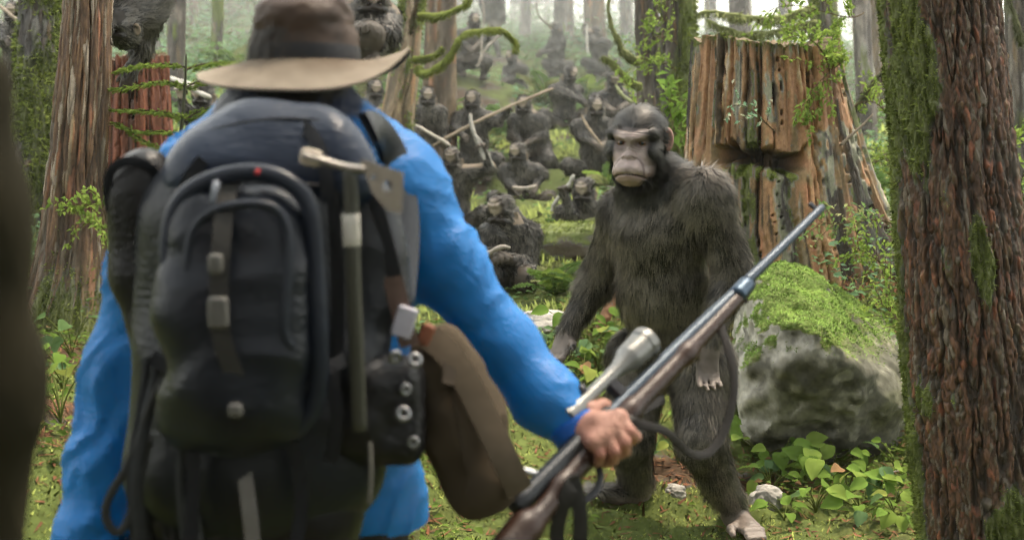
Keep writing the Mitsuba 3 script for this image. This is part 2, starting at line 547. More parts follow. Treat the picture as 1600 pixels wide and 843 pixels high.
_gx = _graded(-120, 120, [(-120, -40, 8), (-40, -12, 1.2), (-12, -5, .35), (-5, -1.6, .12), (-1.6, 2.6, .026), (2.6, 6, .12), (6, 14, .4), (14, 40, 1.3), (40, 120, 8)])
_gy = _graded(-60, 150, [(-60, -8, 6), (-8, 1, .5), (1, 4.2, .1), (4.2, 7.4, .028), (7.4, 12, .075), (12, 26, .2), (26, 50, .5), (50, 80, 2), (80, 150, 8)])
_X, _Y = np.meshgrid(_gx, _gy, indexing='ij')
_co = np.stack([_X.ravel(), _Y.ravel()], 1)
_cx, _cy = np.linspace(-40, 40, 121), np.linspace(-14, 84, 148)
_cz = _rbf(np.stack(np.meshgrid(_cx, _cy, indexing='ij'), -1).reshape(-1, 2)).reshape(len(_cx), len(_cy))
from scipy.interpolate import RegularGridInterpolator, RectBivariateSpline
_spl = RectBivariateSpline(_cx, _cy, _cz, kx=3, ky=3)


def ground0(x, y):
    x, y = np.broadcast_arrays(np.asarray(x, float), np.asarray(y, float))
    return _spl(np.clip(x, -40, 40).ravel(), np.clip(y, -14, 84).ravel(), grid=False).reshape(x.shape)


def ground(x, y):
    x, y = np.broadcast_arrays(np.asarray(x, float), np.asarray(y, float))
    p = np.stack([x, y, 0 * x], -1)
    far = sstep(6, 16, y)
    return ground0(x, y) + (fbm(p * 1.1, 3, 1) - .5) * (.10 + .22 * far) + (fbm(p * 7, 3, 2) - .5) * .07 * (1 - .3 * far)


def gpt(x, y, dz=0.0):
    return V(x, y, float(ground(x, y)) + dz)


def gslope(x, y, e=.15):
    n = np.stack([-(ground0(x + e, y) - ground0(x - e, y)) / (2 * e), -(ground0(x, y + e) - ground0(x, y - e)) / (2 * e), np.ones_like(x)], -1)
    return norm(n)


_Z = ground(_co[:, 0], _co[:, 1])
_p = np.c_[_co, _Z]
_fine = sstep(8.5, 7, _p[:, 1]) * sstep(3.4, 4.2, _p[:, 1])
_p[:, 2] += _fine * ((fbm(_p * 9, 2, 6) - .5) * .10 + (fbm(_p * 22, 3, 7) - .5) * .06 + (fbm(_p * 60, 2, 8) - .5) * .014)
_mossy = np.clip((fbm(_p * V(1.6, 1.6, 1.6), 3, 11) - .44) * 6 + .7 + 1.2 * np.exp(-((_p[:, 0] + .05) / .5)**2 - ((_p[:, 1] - 4.6) / .8)**2) - 1.1 * np.exp(-((_p[:, 0] - .62) / .25)**2 - ((_p[:, 1] - 5.35) / .2)**2), 0, 1)
_soil = mixc([.028, .018, .011], [.075, .042, .02], fbm(_p * 9, 3, 12))
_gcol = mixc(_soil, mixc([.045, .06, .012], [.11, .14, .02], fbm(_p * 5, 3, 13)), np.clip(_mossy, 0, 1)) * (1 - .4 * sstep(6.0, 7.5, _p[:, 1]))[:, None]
_i, _j = np.meshgrid(np.arange(len(_gx) - 1), np.arange(len(_gy) - 1), indexing='ij')
_q = np.stack([_i * len(_gy) + _j, (_i + 1) * len(_gy) + _j, (_i + 1) * len(_gy) + _j + 1, _i * len(_gy) + _j + 1], -1).reshape(-1, 4)
_gf = np.vstack([_q[:, [0, 1, 2]], _q[:, [0, 2, 3]]])
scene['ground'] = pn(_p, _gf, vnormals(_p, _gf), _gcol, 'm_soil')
tag('ground', 'forest floor of moss, leaf litter and dark soil rising to a hillside', kind='structure')

# foreground moss: short blades on the near ground
rng = np.random.default_rng(4)


def visible_box(v, m=60):
    """which points lie in or near the frame"""
    d = v - CAM
    z = d @ FWD
    x, y = 800 + FPX * d[:, 0] / np.maximum(z, .1), 421.5 - FPX * (d @ UP) / np.maximum(z, .1)
    return (z > .3) & (x > -m) & (x < 1600 + m) & (y > -m) & (y < 843 + m)


_gn = vnormals(_p, _gf)
_w = visible_box(_p, 80) * sstep(8.6, 7.2, _p[:, 1]) * (_p[:, 1] > 3.2) * np.clip(_mossy * 1.3 - .1, 0, 1)
_w *= np.where(_p[:, 0] > .95, .55, 1)
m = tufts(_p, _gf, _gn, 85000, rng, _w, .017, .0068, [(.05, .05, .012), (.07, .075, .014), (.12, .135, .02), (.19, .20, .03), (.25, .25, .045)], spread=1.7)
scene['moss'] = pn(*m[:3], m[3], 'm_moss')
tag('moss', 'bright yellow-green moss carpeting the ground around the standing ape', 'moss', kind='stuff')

# fallen needles, twigs and bits of bark on the near ground
P, N, k = on_surface(_p, _gf, _gn, 11000, rng, visible_box(_p) * (_p[:, 1] > 3.2) * sstep(8.5, 7, _p[:, 1]) * (1.3 - _mossy))
D = np.cross(N, rng.normal(size=P.shape))
m = ribbons(P + N * .004, N, D + .15 * N, rng.uniform(.02, .07, len(P)), rng.uniform(.003, .012, len(P)),
            mixc([.05, .025, .012], [.2, .09, .035], rng.random(len(P))), mixc([.05, .025, .012], [.2, .1, .05], rng.random(len(P))))
scene['leaf_litter'] = pn(*m[:3], m[3], 'm_matte')
tag('leaf_litter', 'brown needles, twigs and bark crumbs on the forest floor', 'leaf litter', kind='stuff')


# ------------------------------------------------------------------ trees
def bark_mesh(path, radii, nu, nv, style, seed, cell=.03, aspect=3.0, depth=.012, cols=None, lichen=.1, moss=None, flare=None):
    """a trunk with real relief: elongated plates with cracks between, from a cellular pattern on the bark"""
    q = resample(np.hstack([np.asarray(path, float), np.asarray(radii, float).reshape(-1, 1)]), nv)
    th = front_dense(q[:, :3], nu)
    v, f = tube_grid(q[:, :3], q[:, 3], nu, cap=False, th=th)
    th = np.tile(th, nv)
    s = np.repeat(np.r_[0, np.cumsum(np.linalg.norm(np.diff(q[:, :3], axis=0), axis=1))], nu)
    rad = np.repeat(q[:, 3], nu)
    r0 = q[:, 3].mean()
    ctr = np.repeat(q[:, :3], nu, 0)
    if flare is not None:
        fl = flare(th, s)
        v = ctr + (v - ctr) * fl[:, None]
    u = np.stack([np.cos(th) * r0, np.sin(th) * r0, s / aspect], 1)
    wq = np.stack([meshkit.noise(u * V(1, 1, .6) * .5 / cell + 31 * k, seed + k) for k in range(3)], 1) - .5
    wb = np.stack([meshkit.noise(u * V(1, 1, .5) * .13 / cell + 17 * k, seed + 5 + k) for k in range(3)], 1) - .5
    wf = np.stack([meshkit.noise(u * V(1, 1, .7) * 1.3 / cell + 13 * k, seed + 20 + k) for k in range(3)], 1) - .5
    uw = u + wq * cell * 1.3 * V(1, 1, .6) + wb * cell * 2.4 * V(1, 1, .5) + wf * cell * .7
    rg = np.random.default_rng(seed)
    H = s[-1] / aspect
    cnt = int(2 * np.pi * r0 * H / cell**2)
    tt = rg.random(cnt) * 2 * np.pi
    seeds = np.stack([np.cos(tt) * r0, np.sin(tt) * r0, rg.random(cnt) * H], 1)
    d, i = cKDTree(seeds).query(uw, k=2)
    edge = (d[:, 1] - d[:, 0]) / cell
    which = rg.random(cnt)[i[:, 0]]
    tone = rg.random(cnt)[i[:, 0]]
    kind = rg.random(cnt)[i[:, 0]]
    plate = sstep(-.1, .6, edge)
    fine = fbm(u * V(1, 1, .45) * 1.4 / cell, 3, seed + 1)
    broad = fbm(u * V(6, 6, 3), 3, seed + 2)
    furrow = 1 - sstep(.0, .11, np.abs(fbm(uw * V(1, 1, .22) * .42 / cell, 2, seed + 3) - .5))
    fine2 = fbm(u * V(1, 1, .5) * 3.2 / cell, 2, seed + 11)
    h = depth * (.55 * plate * (.2 + 1.1 * which) + 1.1 * (fine - .5) + .7 * (fine2 - .5) + .9 * (broad - .5) - 1.1 * furrow)
    n = norm(v - ctr)
    v = v + n * h[:, None]
    c = cols or dict(crack=(.012, .008, .006), a=(.085, .045, .028), b=(.17, .085, .05), grey=(.2, .18, .15))
    col = mixc(c['a'], c['b'], np.clip(tone * .7 + fine * .8 - .3, 0, 1))
    rust = np.asarray(c['b']) * V(1.5, 1.15, .9)
    col = mixc(col, np.broadcast_to(rust, col.shape), (kind > .9) * .8)
    col = mixc(col, np.broadcast_to(c['grey'], col.shape), sstep(.55, .72, .5 * fbm(u * V(1, 1, .5) * .55 / cell, 3, seed + 5) + .5 * which + lichen - .1) * .85 * (fine > .36))
    col = mixc(np.broadcast_to(c['crack'], col.shape), col, np.clip((plate * .6 + .4) * (.2 + 1.0 * fine + .55 * fine2) * (1 - .8 * furrow), 0, 1))
    mm = np.zeros(len(v))
    if moss is not None:
        mm = moss(th, s, v, broad, fbm(u * V(9, 9, 7), 4, seed + 9), norm(v - ctr))
        col = mixc(col, mixc([.05, .065, .012], [.13, .16, .025], fine), np.clip(mm, 0, 1) * .9)
        v = v + n * (np.clip(mm, 0, 1) * .012 * (.5 + fine))[:, None]
    return v, f, col, mm


def moss_part(parent, v, f, w, count, seed, length=.018, width=.005, colors=((.06, .075, .012), (.12, .15, .022), (.19, .22, .04))):
    m = tufts(v, f, vnormals(v, f), count, np.random.default_rng(seed), np.clip(w, 0, 1) * visible_box(v), length, width, list(colors), lean=(0, 0, -.25))
    return part('moss', pn(*m[:3], m[3], 'm_moss'), parent, kind='stuff')


def crown_mesh(base, top, r, n, seed, leafsize=.2, limbs=14, col=((.02, .035, .012), (.06, .095, .025))):
    """limbs that droop away from the stem, and the needle sprays along them: (limb mesh, foliage arrays)"""
    rg = np.random.default_rng(seed)
    L, P, A = [], [], []
    for i in range(limbs):
        t = (i + rg.random()) / limbs
        o = base + (top - base) * t
        a = rg.random() * 2 * np.pi
        ln = r * (1 - .75 * t) * rg.uniform(.7, 1.1)
        e = V(math.cos(a), math.sin(a), 0)
        pts = [o, o + e * ln * .4 + V(0, 0, .05 * ln), o + e * ln * .75 - V(0, 0, .05 * ln), o + e * ln - V(0, 0, .25 * ln)]
        L.append(tube(pts, [.012 * ln + .012, .009 * ln + .008, .006 * ln + .004, .003], 5, 7))
        c = resample(pts, 30)
        k = np.clip(rg.beta(1.6, 1.1, n // limbs) * 29, 1, 29).astype(int)
        side = np.cross(e, [0, 0, 1.0])
        off = rg.normal(size=len(k)) * ln * .22 * np.sin(np.pi * np.clip(k / 29, .15, .93))
        P.append(c[k] + side * off[:, None] + V(0, 0, 1) * (-np.abs(off) * .35 + rg.normal(size=len(k)) * .05)[:, None])
        A.append(norm(side * np.sign(off)[:, None] + e * .8 + rg.normal(size=(len(k), 3)) * .35 - V(0, 0, .35)))
    P, A = np.vstack(P), np.vstack(A)
    N = norm(V(0, 0, 1) + rg.normal(size=P.shape) * .45)
    s = leafsize * rg.uniform(.6, 1.3, len(P))
    return join(*L), diamonds(P, A, N, s, s * .42, mixc(col[0], col[1], np.clip(fbm(P * 1.5, 3, seed) * .8 + .4 * rg.random(len(P)) - .2, 0, 1)))


def pf(m, bsdf='m_leaf'):
    """leaves: (v, f, colours)"""
    return pn(m[0], m[1], vnormals(m[0], m[1]), m[2], bsdf)


def tree(name, label, path_px, group=None, crown=(6, 14, 3.0, 1500), seed=1, res=(60, 120), cat='tree', **kw):
    """path_px: (px, py, width in px, Y) from the bottom up; goes on above the frame to its crown"""
    pts = np.array([at(x, y, Y) for x, y, w, Y in path_px])
    rad = np.array([w / 2 / FPX * Y for x, y, w, Y in path_px])
    k = thing(name, label, cat, group)
    up = norm(pts[-1] - pts[0])
    v, f, col, mm = bark_mesh(pts, rad, res[0], res[1], '', seed, **kw)
    v2 = v
    part('trunk', pn(v2, f, vnormals(v2, f), col, 'm_bark'), k)
    top0 = pts[-1] - up * .03
    if crown:
        h0, h1, r, n = crown
        if pts[0][1] > 27:                          # the far ones carry boughs lower down
            h0, n = 2.6, 700
        apex = pts[0] + up * h1
        ext = resample(np.hstack([[top0, top0 + (apex - top0) * .5, apex], [[rad[-1]], [rad[-1] * .6], [.02]]]), 24)
        stem = trimesh.Trimesh(*tube_grid(ext[:, :3], ext[:, 3], 20), process=False)
        lim, leaf = crown_mesh(pts[0] + up * h0, apex, r, n, seed + 77)
        part('upper_trunk', pm(stem, 'm_bark', (.09, .06, .04)), k)
        part('limbs', pm(lim, 'm_bark', (.05, .04, .025)), k, kind='stuff')
        part('crown', pf(leaf), k, kind='stuff')
    return k, v2, f, mm, pts, rad
# ------------------------------------------------------------------ the big trees near the camera
def _m(th, s, v, broad, pat, n):
    side = sstep(.86, .99, -n[:, 0] * .95 + n[:, 1] * .31 + .22 * (pat - .5))          # the left flank
    return np.clip(side * 1.3 * sstep(.25, .5, pat + .3 * side) + sstep(.56, .66, pat + .12 * sstep(1.1, 1.9, v[:, 2]) * sstep(.5, -.6, n[:, 0])) * .8, 0, 1)


right_path = [(1556, 1010, 226, 4.3), (1545, 843, 206, 4.32), (1522, 600, 198, 4.36), (1500, 350, 186, 4.4), (1484, 150, 176, 4.44), (1470, 0, 172, 4.46), (1457, -160, 168, 4.5)]
k, v, f, mm, pts, rad = tree('conifer_tree', 'thick scaly-barked conifer trunk filling the right side, mossy on its left edge', right_path, crown=(7, 18, 3.4, 1700), seed=21, res=(270, 660),
                             cell=.0115, aspect=2.8, depth=.010, lichen=.07, moss=_m,
                             cols=dict(crack=(.01, .007, .005), a=(.062, .03, .02), b=(.15, .07, .042), grey=(.17, .15, .11)))
moss_part(k, v, f, mm * mm, 26000, 3, .014, .004)


def _lm(th, s, v, broad, pat, n):
    return np.clip(sstep(.56, .68, pat) * .35 * sstep(.0, .6, -n[:, 0]) + sstep(.5, .0, s) * sstep(.42, .55, pat) * .8, 0, 1)


left_path = [(88, 540, 150, 6.55), (102, 470, 122, 6.6), (112, 400, 106, 6.65), (122, 250, 90, 6.7), (131, 110, 80, 6.75), (137, 0, 72, 6.8), (142, -120, 70, 6.85)]
k, v, f, mm, pts, rad = tree('conifer_tree', 'straight reddish-brown trunk left of the hat, flecked with pale lichen', left_path, crown=(7, 19, 3.4, 1700), seed=33, res=(150, 400),
                             cell=.0165, aspect=7.5, depth=.012, lichen=.10, moss=_lm, flare=lambda th, s: 1 + .18 * np.exp(-s / .22) * np.cos(3 * th + 1),
                             cols=dict(crack=(.02, .012, .008), a=(.10, .052, .031), b=(.20, .11, .068), grey=(.36, .32, .23)))
moss_part(k, v, f, mm, 4000, 5, .02, .007)


def _mm(th, s, v, broad, pat, n):
    return np.clip(sstep(.36, .56, pat) * (.55 + .45 * sstep(1.0, 3.0, s)), 0, 1)


k, v, f, mm, pts, rad = tree('mossy_tree', 'moss-draped dark trunk at the far left behind the reddish trunk', [(52, 470, 96, 9), (55, 330, 80, 9), (60, 150, 70, 9.1), (64, 0, 64, 9.2), (66, -110, 62, 9.2)],
                             crown=(7, 17, 3.4, 3200), seed=45, res=(90, 260), cell=.035, aspect=3, depth=.016, moss=_mm,
                             cols=dict(crack=(.015, .012, .01), a=(.05, .04, .03), b=(.1, .08, .06), grey=(.16, .15, .13)))
moss_part(k, v, f, mm, 12000, 6, .04, .012)

# ------------------------------------------------------------------ trees further back, each on its own ground
def _bm(a, hi=1.0):
    return lambda th, s, v, broad, pat, n: np.clip(sstep(.6 - a, .78 - a, pat) * hi, 0, 1)


red = dict(crack=(.03, .018, .012), a=(.11, .065, .045), b=(.19, .12, .085), grey=(.24, .2, .16))
grey = dict(crack=(.03, .026, .02), a=(.09, .078, .06), b=(.16, .14, .11), grey=(.24, .22, .18))
tan = dict(crack=(.05, .035, .02), a=(.2, .14, .08), b=(.32, .23, .14), grey=(.36, .3, .2))
dark = dict(crack=(.012, .009, .007), a=(.045, .032, .024), b=(.09, .065, .05), grey=(.14, .12, .1))
back = [
    ('conifer_tree', 'tan trunk with mossy arching branches right of the hat', [(606, 330, 74, 13.5), (615, 230, 58, 13.5), (633, 100, 44, 13.5), (642, 0, 36, 13.6), (648, -80, 34, 13.6)], tan, .12, 51),
    ('conifer_tree', 'broad reddish trunk just behind the tan one, above two standing apes', [(684, 330, 66, 17), (686, 200, 56, 17), (687, 100, 52, 17), (688, 0, 50, 17), (689, -70, 48, 17)], red, -.05, 52),
    ('conifer_tree', 'dark brown trunk left of the mossy twin beside the stump', [(1018, 350, 48, 12.5), (1016, 170, 40, 12.5), (1012, 60, 37, 12.5), (1010, 0, 36, 12.5), (1008, -80, 35, 12.5)], dark, -.05, 53),
    ('mossy_tree', 'mossy trunk with leafy sprigs between the dark trunk and the stump', [(1058, 350, 64, 10.6), (1058, 200, 54, 10.6), (1059, 80, 52, 10.6), (1059, 0, 50, 10.6), (1060, -80, 50, 10.6)], dark, .2, 54),
    ('conifer_tree', 'slim grey trunk beside the climbing ape on the left', [(270, 260, 34, 18), (274, 150, 29, 18), (277, 0, 26, 18), (278, -70, 25, 18)], grey, -.05, 55),
    ('mossy_tree', 'thin mossy trunk left of the hat crown', [(336, 180, 24, 22), (338, 80, 21, 22), (340, 0, 19, 22), (341, -60, 18, 22)], grey, .2, 56),
    ('conifer_tree', 'pale hazy trunk above the middle of the ape crowd', [(882, 130, 38, 32), (881, 60, 33, 32), (880, 0, 31, 32), (879, -60, 30, 32)], grey, 0, 57),
    ('conifer_tree', 'hazy trunk behind the ape with raised arms', [(935, 130, 42, 30), (930, 50, 36, 30), (928, 0, 34, 30), (926, -60, 33, 30)], red, -.05, 58),
    ('mossy_tree', 'mossy leaning trunk above the right end of the stump', [(1312, 330, 62, 14.5), (1300, 180, 46, 14.5), (1290, 60, 42, 14.5), (1283, 0, 40, 14.5), (1276, -80, 38, 14.5)], dark, .2, 59),
    ('conifer_tree', 'grey trunk behind the stump top, pale with haze', [(1158, 120, 40, 24), (1156, 40, 34, 24), (1155, 0, 32, 24), (1154, -60, 31, 24)], grey, 0, 60),
    ('conifer_tree', 'narrow grey trunk just left of the big right tree', [(1362, 330, 40, 18), (1352, 150, 30, 18), (1345, 0, 27, 18), (1342, -70, 26, 18)], grey, .02, 61),
    ('conifer_tree', 'dark slender trunk between stump and big right tree, farther back', [(1386, 330, 30, 21), (1378, 150, 26, 21), (1372, 0, 24, 21), (1370, -70, 23, 21)], red, 0, 62),
    ('conifer_tree', 'grey trunk at the right edge beyond the big tree', [(1600, 420, 56, 11), (1594, 200, 46, 11), (1590, 0, 40, 11), (1588, -80, 38, 11)], grey, .05, 63),
    ('conifer_tree', 'hazy trunk above the head of the standing ape, far off', [(980, 120, 22, 34), (978, 0, 19, 34), (977, -50, 18, 34)], grey, 0, 64),
    ('conifer_tree', 'pale distant trunk left of the hanging ape branch', [(818, 120, 20, 36), (822, 0, 17, 36), (824, -50, 16, 36)], grey, 0, 65),
    ('conifer_tree', 'distant trunk on the hillside left of the hat', [(238, 200, 24, 28), (240, 0, 20, 28), (241, -60, 20, 28)], grey, .05, 66),
    ('conifer_tree', 'faint trunk behind the pale stump strip, far off', [(1228, 120, 26, 30), (1226, 0, 22, 30), (1225, -60, 21, 30)], grey, 0, 67),
    ('conifer_tree', 'faint far trunk between the dark twin trunks and the stump', [(1112, 120, 22, 33), (1110, 0, 18, 33), (1109, -60, 18, 33)], grey, 0, 68),
    ('conifer_tree', 'small trunk at the upper left between hat and slim grey trunk', [(300, 150, 16, 32), (302, 0, 14, 32), (303, -50, 13, 32)], red, 0, 69),
    ('conifer_tree', 'distant trunk just right of the hat crown, half behind the perched ape', [(566, 200, 30, 26), (566, 60, 25, 26), (566, -50, 23, 26)], grey, .08, 70),
]
back_trees = []
for name, label, path, cols, ms, sd in back:
    Y = path[0][3]
    base = at(path[0][0], path[0][1], Y)
    base[2] = min(base[2], float(ground(base[0], base[1])) - .1)
    near = Y < 15
    path = [tuple(p) for p in path]
    d = (421.5 - 0)
    # carry the trunk down into its ground
    pz = at(path[0][0], path[0][1], Y)[2]
    gz = float(ground(at(path[0][0], path[0][1], Y)[0], Y))
    if pz > gz - .15:
        py = path[0][1] + (pz - gz + .25) * FPX / Y
        path = [(path[0][0], py, path[0][2] * 1.15, Y)] + path
    back_trees.append(tree(name, label, path, crown=(6 + (sd % 4) * .5, 15 + sd % 5, 2.6 + (sd % 3) * .4, 260 if Y > 20 else 450), seed=sd, res=(48, 140) if near else (28, 90),
                           cell=.045 if near else .07, aspect=4, depth=.016, cols=cols, moss=_bm(ms)))
for i in (0, 3, 8):
    k, v, f, mm = back_trees[i][:4]
    moss_part(k, v, f, mm, 5000, 90 + i, .04, .014)
# far stems that close the forest behind: individually spaced
rg = np.random.default_rng(8)
far_spots = []
for i in range(34):
    px = rg.uniform(-60, 1660)
    Y = rg.uniform(38, 70)
    if 840 < px < 1000 and Y < 55:
        Y += 18
    far_spots.append((px, Y, rg.uniform(.28, .55)))
for i, (px, Y, dia) in enumerate(far_spots):
    x = at(px, 0, Y)[0]
    b = gpt(x, Y, -.3)
    tp = b + V(rg.normal() * .3, 0, 14)
    k = thing('conifer_tree', 'faint far conifer trunk rising out of the haze on the hill crest', 'tree', 'far trunks on the hill crest')
    stem = trimesh.Trimesh(*tube_grid(np.linspace(b, tp, 10), np.linspace(dia / 2, .06, 10), 12), process=False)
    part('trunk', pm(stem, 'm_bark', (.1, .085, .065)), k)
    lim, leaf = crown_mesh(b + (tp - b) * rg.uniform(.05, .28), tp, 2.6, 800, 300 + i, .42, 20)
    part('limbs', pm(lim, 'm_bark', (.05, .04, .03)), k, kind='stuff')
    part('crown', pf(leaf), k, kind='stuff')
# ------------------------------------------------------------------ the great stump on the right bank
def stump_thing(name, label, axis_bottom, axis_top, prof, nu, nv, seed, colfn, flare, notch=None, jag=.05, split=None):
    th, s = np.meshgrid(np.arange(nu) * 2 * np.pi / nu, np.linspace(0, 1, nv), indexing='ij')
    th, s = th.T.ravel(), s.T.ravel()
    H = np.linalg.norm(axis_top - axis_bottom)
    top = 1 + jag * (fbm(np.stack([np.cos(th) * 2.2, np.sin(th) * 2.2, 0 * th], 1), 3, seed) - .5) * 2 + jag * .5 * (fbm(np.stack([np.cos(th) * 14, np.sin(th) * 14, 0 * th], 1), 2, seed + 1) - .5)
    wob = fbm(np.stack([np.cos(th) * 4, np.sin(th) * 4, s * 4], 1), 3, seed + 6) - .5
    th0 = th
    th = th + wob * .22 * (1 - .4 * s)
    u = np.stack([np.cos(th), np.sin(th), s * .16 + wob * .1], 1)
    r = np.interp(s, prof[0], prof[1])
    r = r * (1 + flare(th, s))
    ridge = fbm(u * V(9, 9, 4), 4, seed + 2)
    fine = fbm(u * V(38, 38, 7), 3, seed + 3)
    crack = np.abs(fbm(u * V(15, 15, 2.0), 2, seed + 4) - .5)
    r = r + .085 * (ridge - .5) + .03 * (fine - .5) + .022 * (fbm(u * V(70, 70, 12), 2, seed + 7) - .5) - .05 * sstep(.035, 0, crack)
    c = axis_bottom + (axis_top - axis_bottom) * (s * np.where(s > .5, 1 + (top - 1) * (s - .5) * 2, 1))[:, None]
    v = c + np.stack([np.cos(th0) * r, np.sin(th0) * r, 0 * th], 1)
    if notch is not None:
        v = notch(th, s, v)
    i, j = np.meshgrid(np.arange(nv - 1), np.arange(nu), indexing='ij')
    k = (j + 1) % nu
    q = np.stack([i * nu + j, i * nu + k, (i + 1) * nu + k, (i + 1) * nu + j], -1).reshape(-1, 4)
    f = np.vstack([q[:, [0, 1, 2]], q[:, [0, 2, 3]]])
    col = colfn(th, s, v, ridge, fine, crack)
    key = thing(name, label, 'tree stump')
    part('trunk', pn(v, f, vnormals(v, f), col, 'm_bark'), key)
    rim = v[-nu:]
    rings = 9
    cv = [rim]
    for t in np.linspace(.12, 1, rings):
        w = rim * (1 - t) + axis_top * t
        w[:, 2] += (fbm(w * 9, 3, seed + 8) - .62) * .16 * min(1, t * 4)
        cv.append(w)
    cv = np.vstack(cv)
    i, j = np.meshgrid(np.arange(rings), np.arange(nu), indexing='ij')
    k = (j + 1) % nu
    q = np.stack([i * nu + j, i * nu + k, (i + 1) * nu + k, (i + 1) * nu + j], -1).reshape(-1, 4)
    fc = np.vstack([q[:, [0, 1, 2]], q[:, [0, 2, 3]]])
    part('broken_top', pn(cv, fc, vnormals(cv, fc), mixc([.06, .05, .02], [.2, .15, .07], fbm(cv * 12, 3, 3)), 'm_bark'), key)
    return key, v, f, col, th, s


sb, st = at(1203, 432, 7.75), at(1196, 68, 7.75)
px2m = 7.75 / FPX


def _sflare(th, s):
    # buttress roots: a large one running out to the right, others around
    right = np.exp(-((np.angle(np.exp(1j * (th + .35)))) / .42)**2)
    front = np.exp(-((np.angle(np.exp(1j * (th + 1.25)))) / .3)**2)
    left = np.exp(-((np.angle(np.exp(1j * (th - 3.5)))) / .5)**2)
    g = np.clip(1 - s / .95, 0, 1)
    return .95 * right * g**1.25 + .2 * front * g**1.5 + .14 * left * g + .05 * np.cos(7 * th) * g


def _snotch(th, s, v):
    a = np.angle(np.exp(1j * (th + 1.85)))
    y = s + .06 * (fbm(np.stack([np.cos(th) * 11, np.sin(th) * 11, 0 * th], 1), 3, 4) - .5)
    d = sstep(.62, .42, np.abs(a)) * sstep(.042, .018, np.abs(y - .618 + .02 * a))
    ctr = sb + (st - sb) * s[:, None]
    return v + (ctr - v) * (d * .5)[:, None] * V(1, 1, 0)


def _scol(th, s, v, ridge, fine, crack):
    w = (fbm(np.stack([np.cos(th) * 9, np.sin(th) * 9, s * 9], 1), 3, 69) - .5)
    u = np.stack([np.cos(th), np.sin(th), s * .25 + w * .22], 1) + w[:, None] * V(.05, .05, 0)
    streak = fbm(u * V(8, 8, 2.2), 3, 61)
    streak2 = fbm(u * V(24, 24, 4), 3, 62)
    patch = fbm(u * V(6, 6, 14), 3, 63)
    low = sstep(.62, .4, s)
    c = mixc([.12, .065, .022], [.40, .235, .085], np.clip(streak * 1.9 - .45, 0, 1))
    c = mixc(c, np.broadcast_to([.28, .12, .045], c.shape), sstep(.58, .7, streak2) * (.35 + .35 * low))          # rusty strips
    c = mixc(c, np.broadcast_to([.30, .20, .075], c.shape), sstep(.58, .7, fbm(u * V(14, 14, 3), 3, 68)) * .6)
    c = mixc(c, np.broadcast_to([.40, .36, .28], c.shape), sstep(.62, .70, fbm(u * V(12, 12, 1.6), 3, 64) + .25 * (fine - .5)) * .85)    # bleached wood
    c = mixc(c, np.broadcast_to([.19, .22, .17], c.shape), sstep(.55, .68, patch) * .75)              # grey-green lichen
    c = mixc(c, np.broadcast_to([.015, .011, .009], c.shape), sstep(.028, .0, crack) * .8)
    c = mixc(c, np.broadcast_to([.018, .014, .012], c.shape), sstep(.57, .68, fbm(u * V(13, 13, 9), 3, 66) + .10 * low + .3 * (fine - .5)) * .9)
    g = sstep(.57, .70, fbm(u * V(9, 9, 7), 4, 65) + .16 * sstep(.93, 1, s) + .28 * np.exp(-((np.angle(np.exp(1j * (th + .3)))) / .2)**2))
    c = mixc(c, np.broadcast_to([.085, .10, .022], c.shape), g * .65)
    a = np.angle(np.exp(1j * (th + 1.85)))
    ledge = sstep(.72, .4, np.abs(a)) * sstep(.035, .015, np.abs(s - .575 + .02 * a)) * sstep(.35, .55, fine)
    c = mixc(c, np.broadcast_to([.1, .13, .02], c.shape), ledge * .7)
    hol = sstep(.62, .45, np.abs(a)) * sstep(.04, .02, np.abs(s - .618 + .02 * a))
    c = mixc(c, np.broadcast_to([.03, .022, .016], c.shape), hol * .8)  # shade inside the notch painted into the colour
    return c * (.55 + 1.0 * fine)[:, None]


_prof = (np.array([0, .2, .5, .8, 1.0]), np.array([148, 140, 126, 118, 112]) * px2m)
k, v, f, col, th, s = stump_thing('tree_stump', 'huge weathered cedar stump with a dark notch, on the bank behind the boulder', sb - V(0, 0, .35), st, _prof, 330, 290, 70, _scol, _sflare, _snotch, jag=.055)
_w = sstep(.05, .35, (col[:, 1] - col[:, 0]) / (col.sum(1) + .01) * 6) + .6 * sstep(.985, 1, s)
moss_part(k, v, f, _w, 9000, 71, .022, .006)


# the broken red snag at the left
rb, rt = at(216, 330, 10.2), at(214, 92, 10.2)


def _rcol(th, s, v, ridge, fine, crack):
    u = np.stack([np.cos(th), np.sin(th), s * .2], 1)
    c = mixc([.04, .016, .01], [.25, .075, .03], np.clip(fbm(u * V(9, 9, 1.2), 3, 81) * 2.2 - .6, 0, 1))
    c = mixc(c, np.broadcast_to([.012, .009, .008], c.shape), sstep(.07, .0, crack))
    return c * (.6 + .8 * fine)[:, None]


stump_thing('tree_stump', 'broken dark red snag below the climbing ape at left', rb - V(0, 0, .4), rt, (np.array([0, .5, 1]), np.array([62, 52, 44]) * 10.2 / FPX), 150, 120, 80, _rcol, lambda th, s: .05 * np.cos(5 * th), None, jag=.06)

# ------------------------------------------------------------------ the boulder
bp = [(1150, 640, 5.72), (1158, 470, 5.85), (1185, 410, 6.2), (1208, 390, 6.4), (1262, 402, 6.5), (1335, 452, 6.5), (1395, 512, 6.4), (1426, 560, 6.25), (1218, 480, 5.6), (1290, 522, 5.46), (1390, 575, 5.5), (1432, 625, 5.75),
      (1225, 625, 5.62), (1285, 735, 5.86), (1168, 735, 5.75), (1420, 750, 5.95), (1220, 780, 5.95), (1330, 790, 6.0), (1130, 600, 6.5), (1160, 440, 7.1), (1400, 520, 7.2), (1300, 440, 7.4), (1290, 800, 7.2), (1140, 760, 7.0)]
hull = trimesh.convex.convex_hull(np.array([at(*q) for q in bp]))
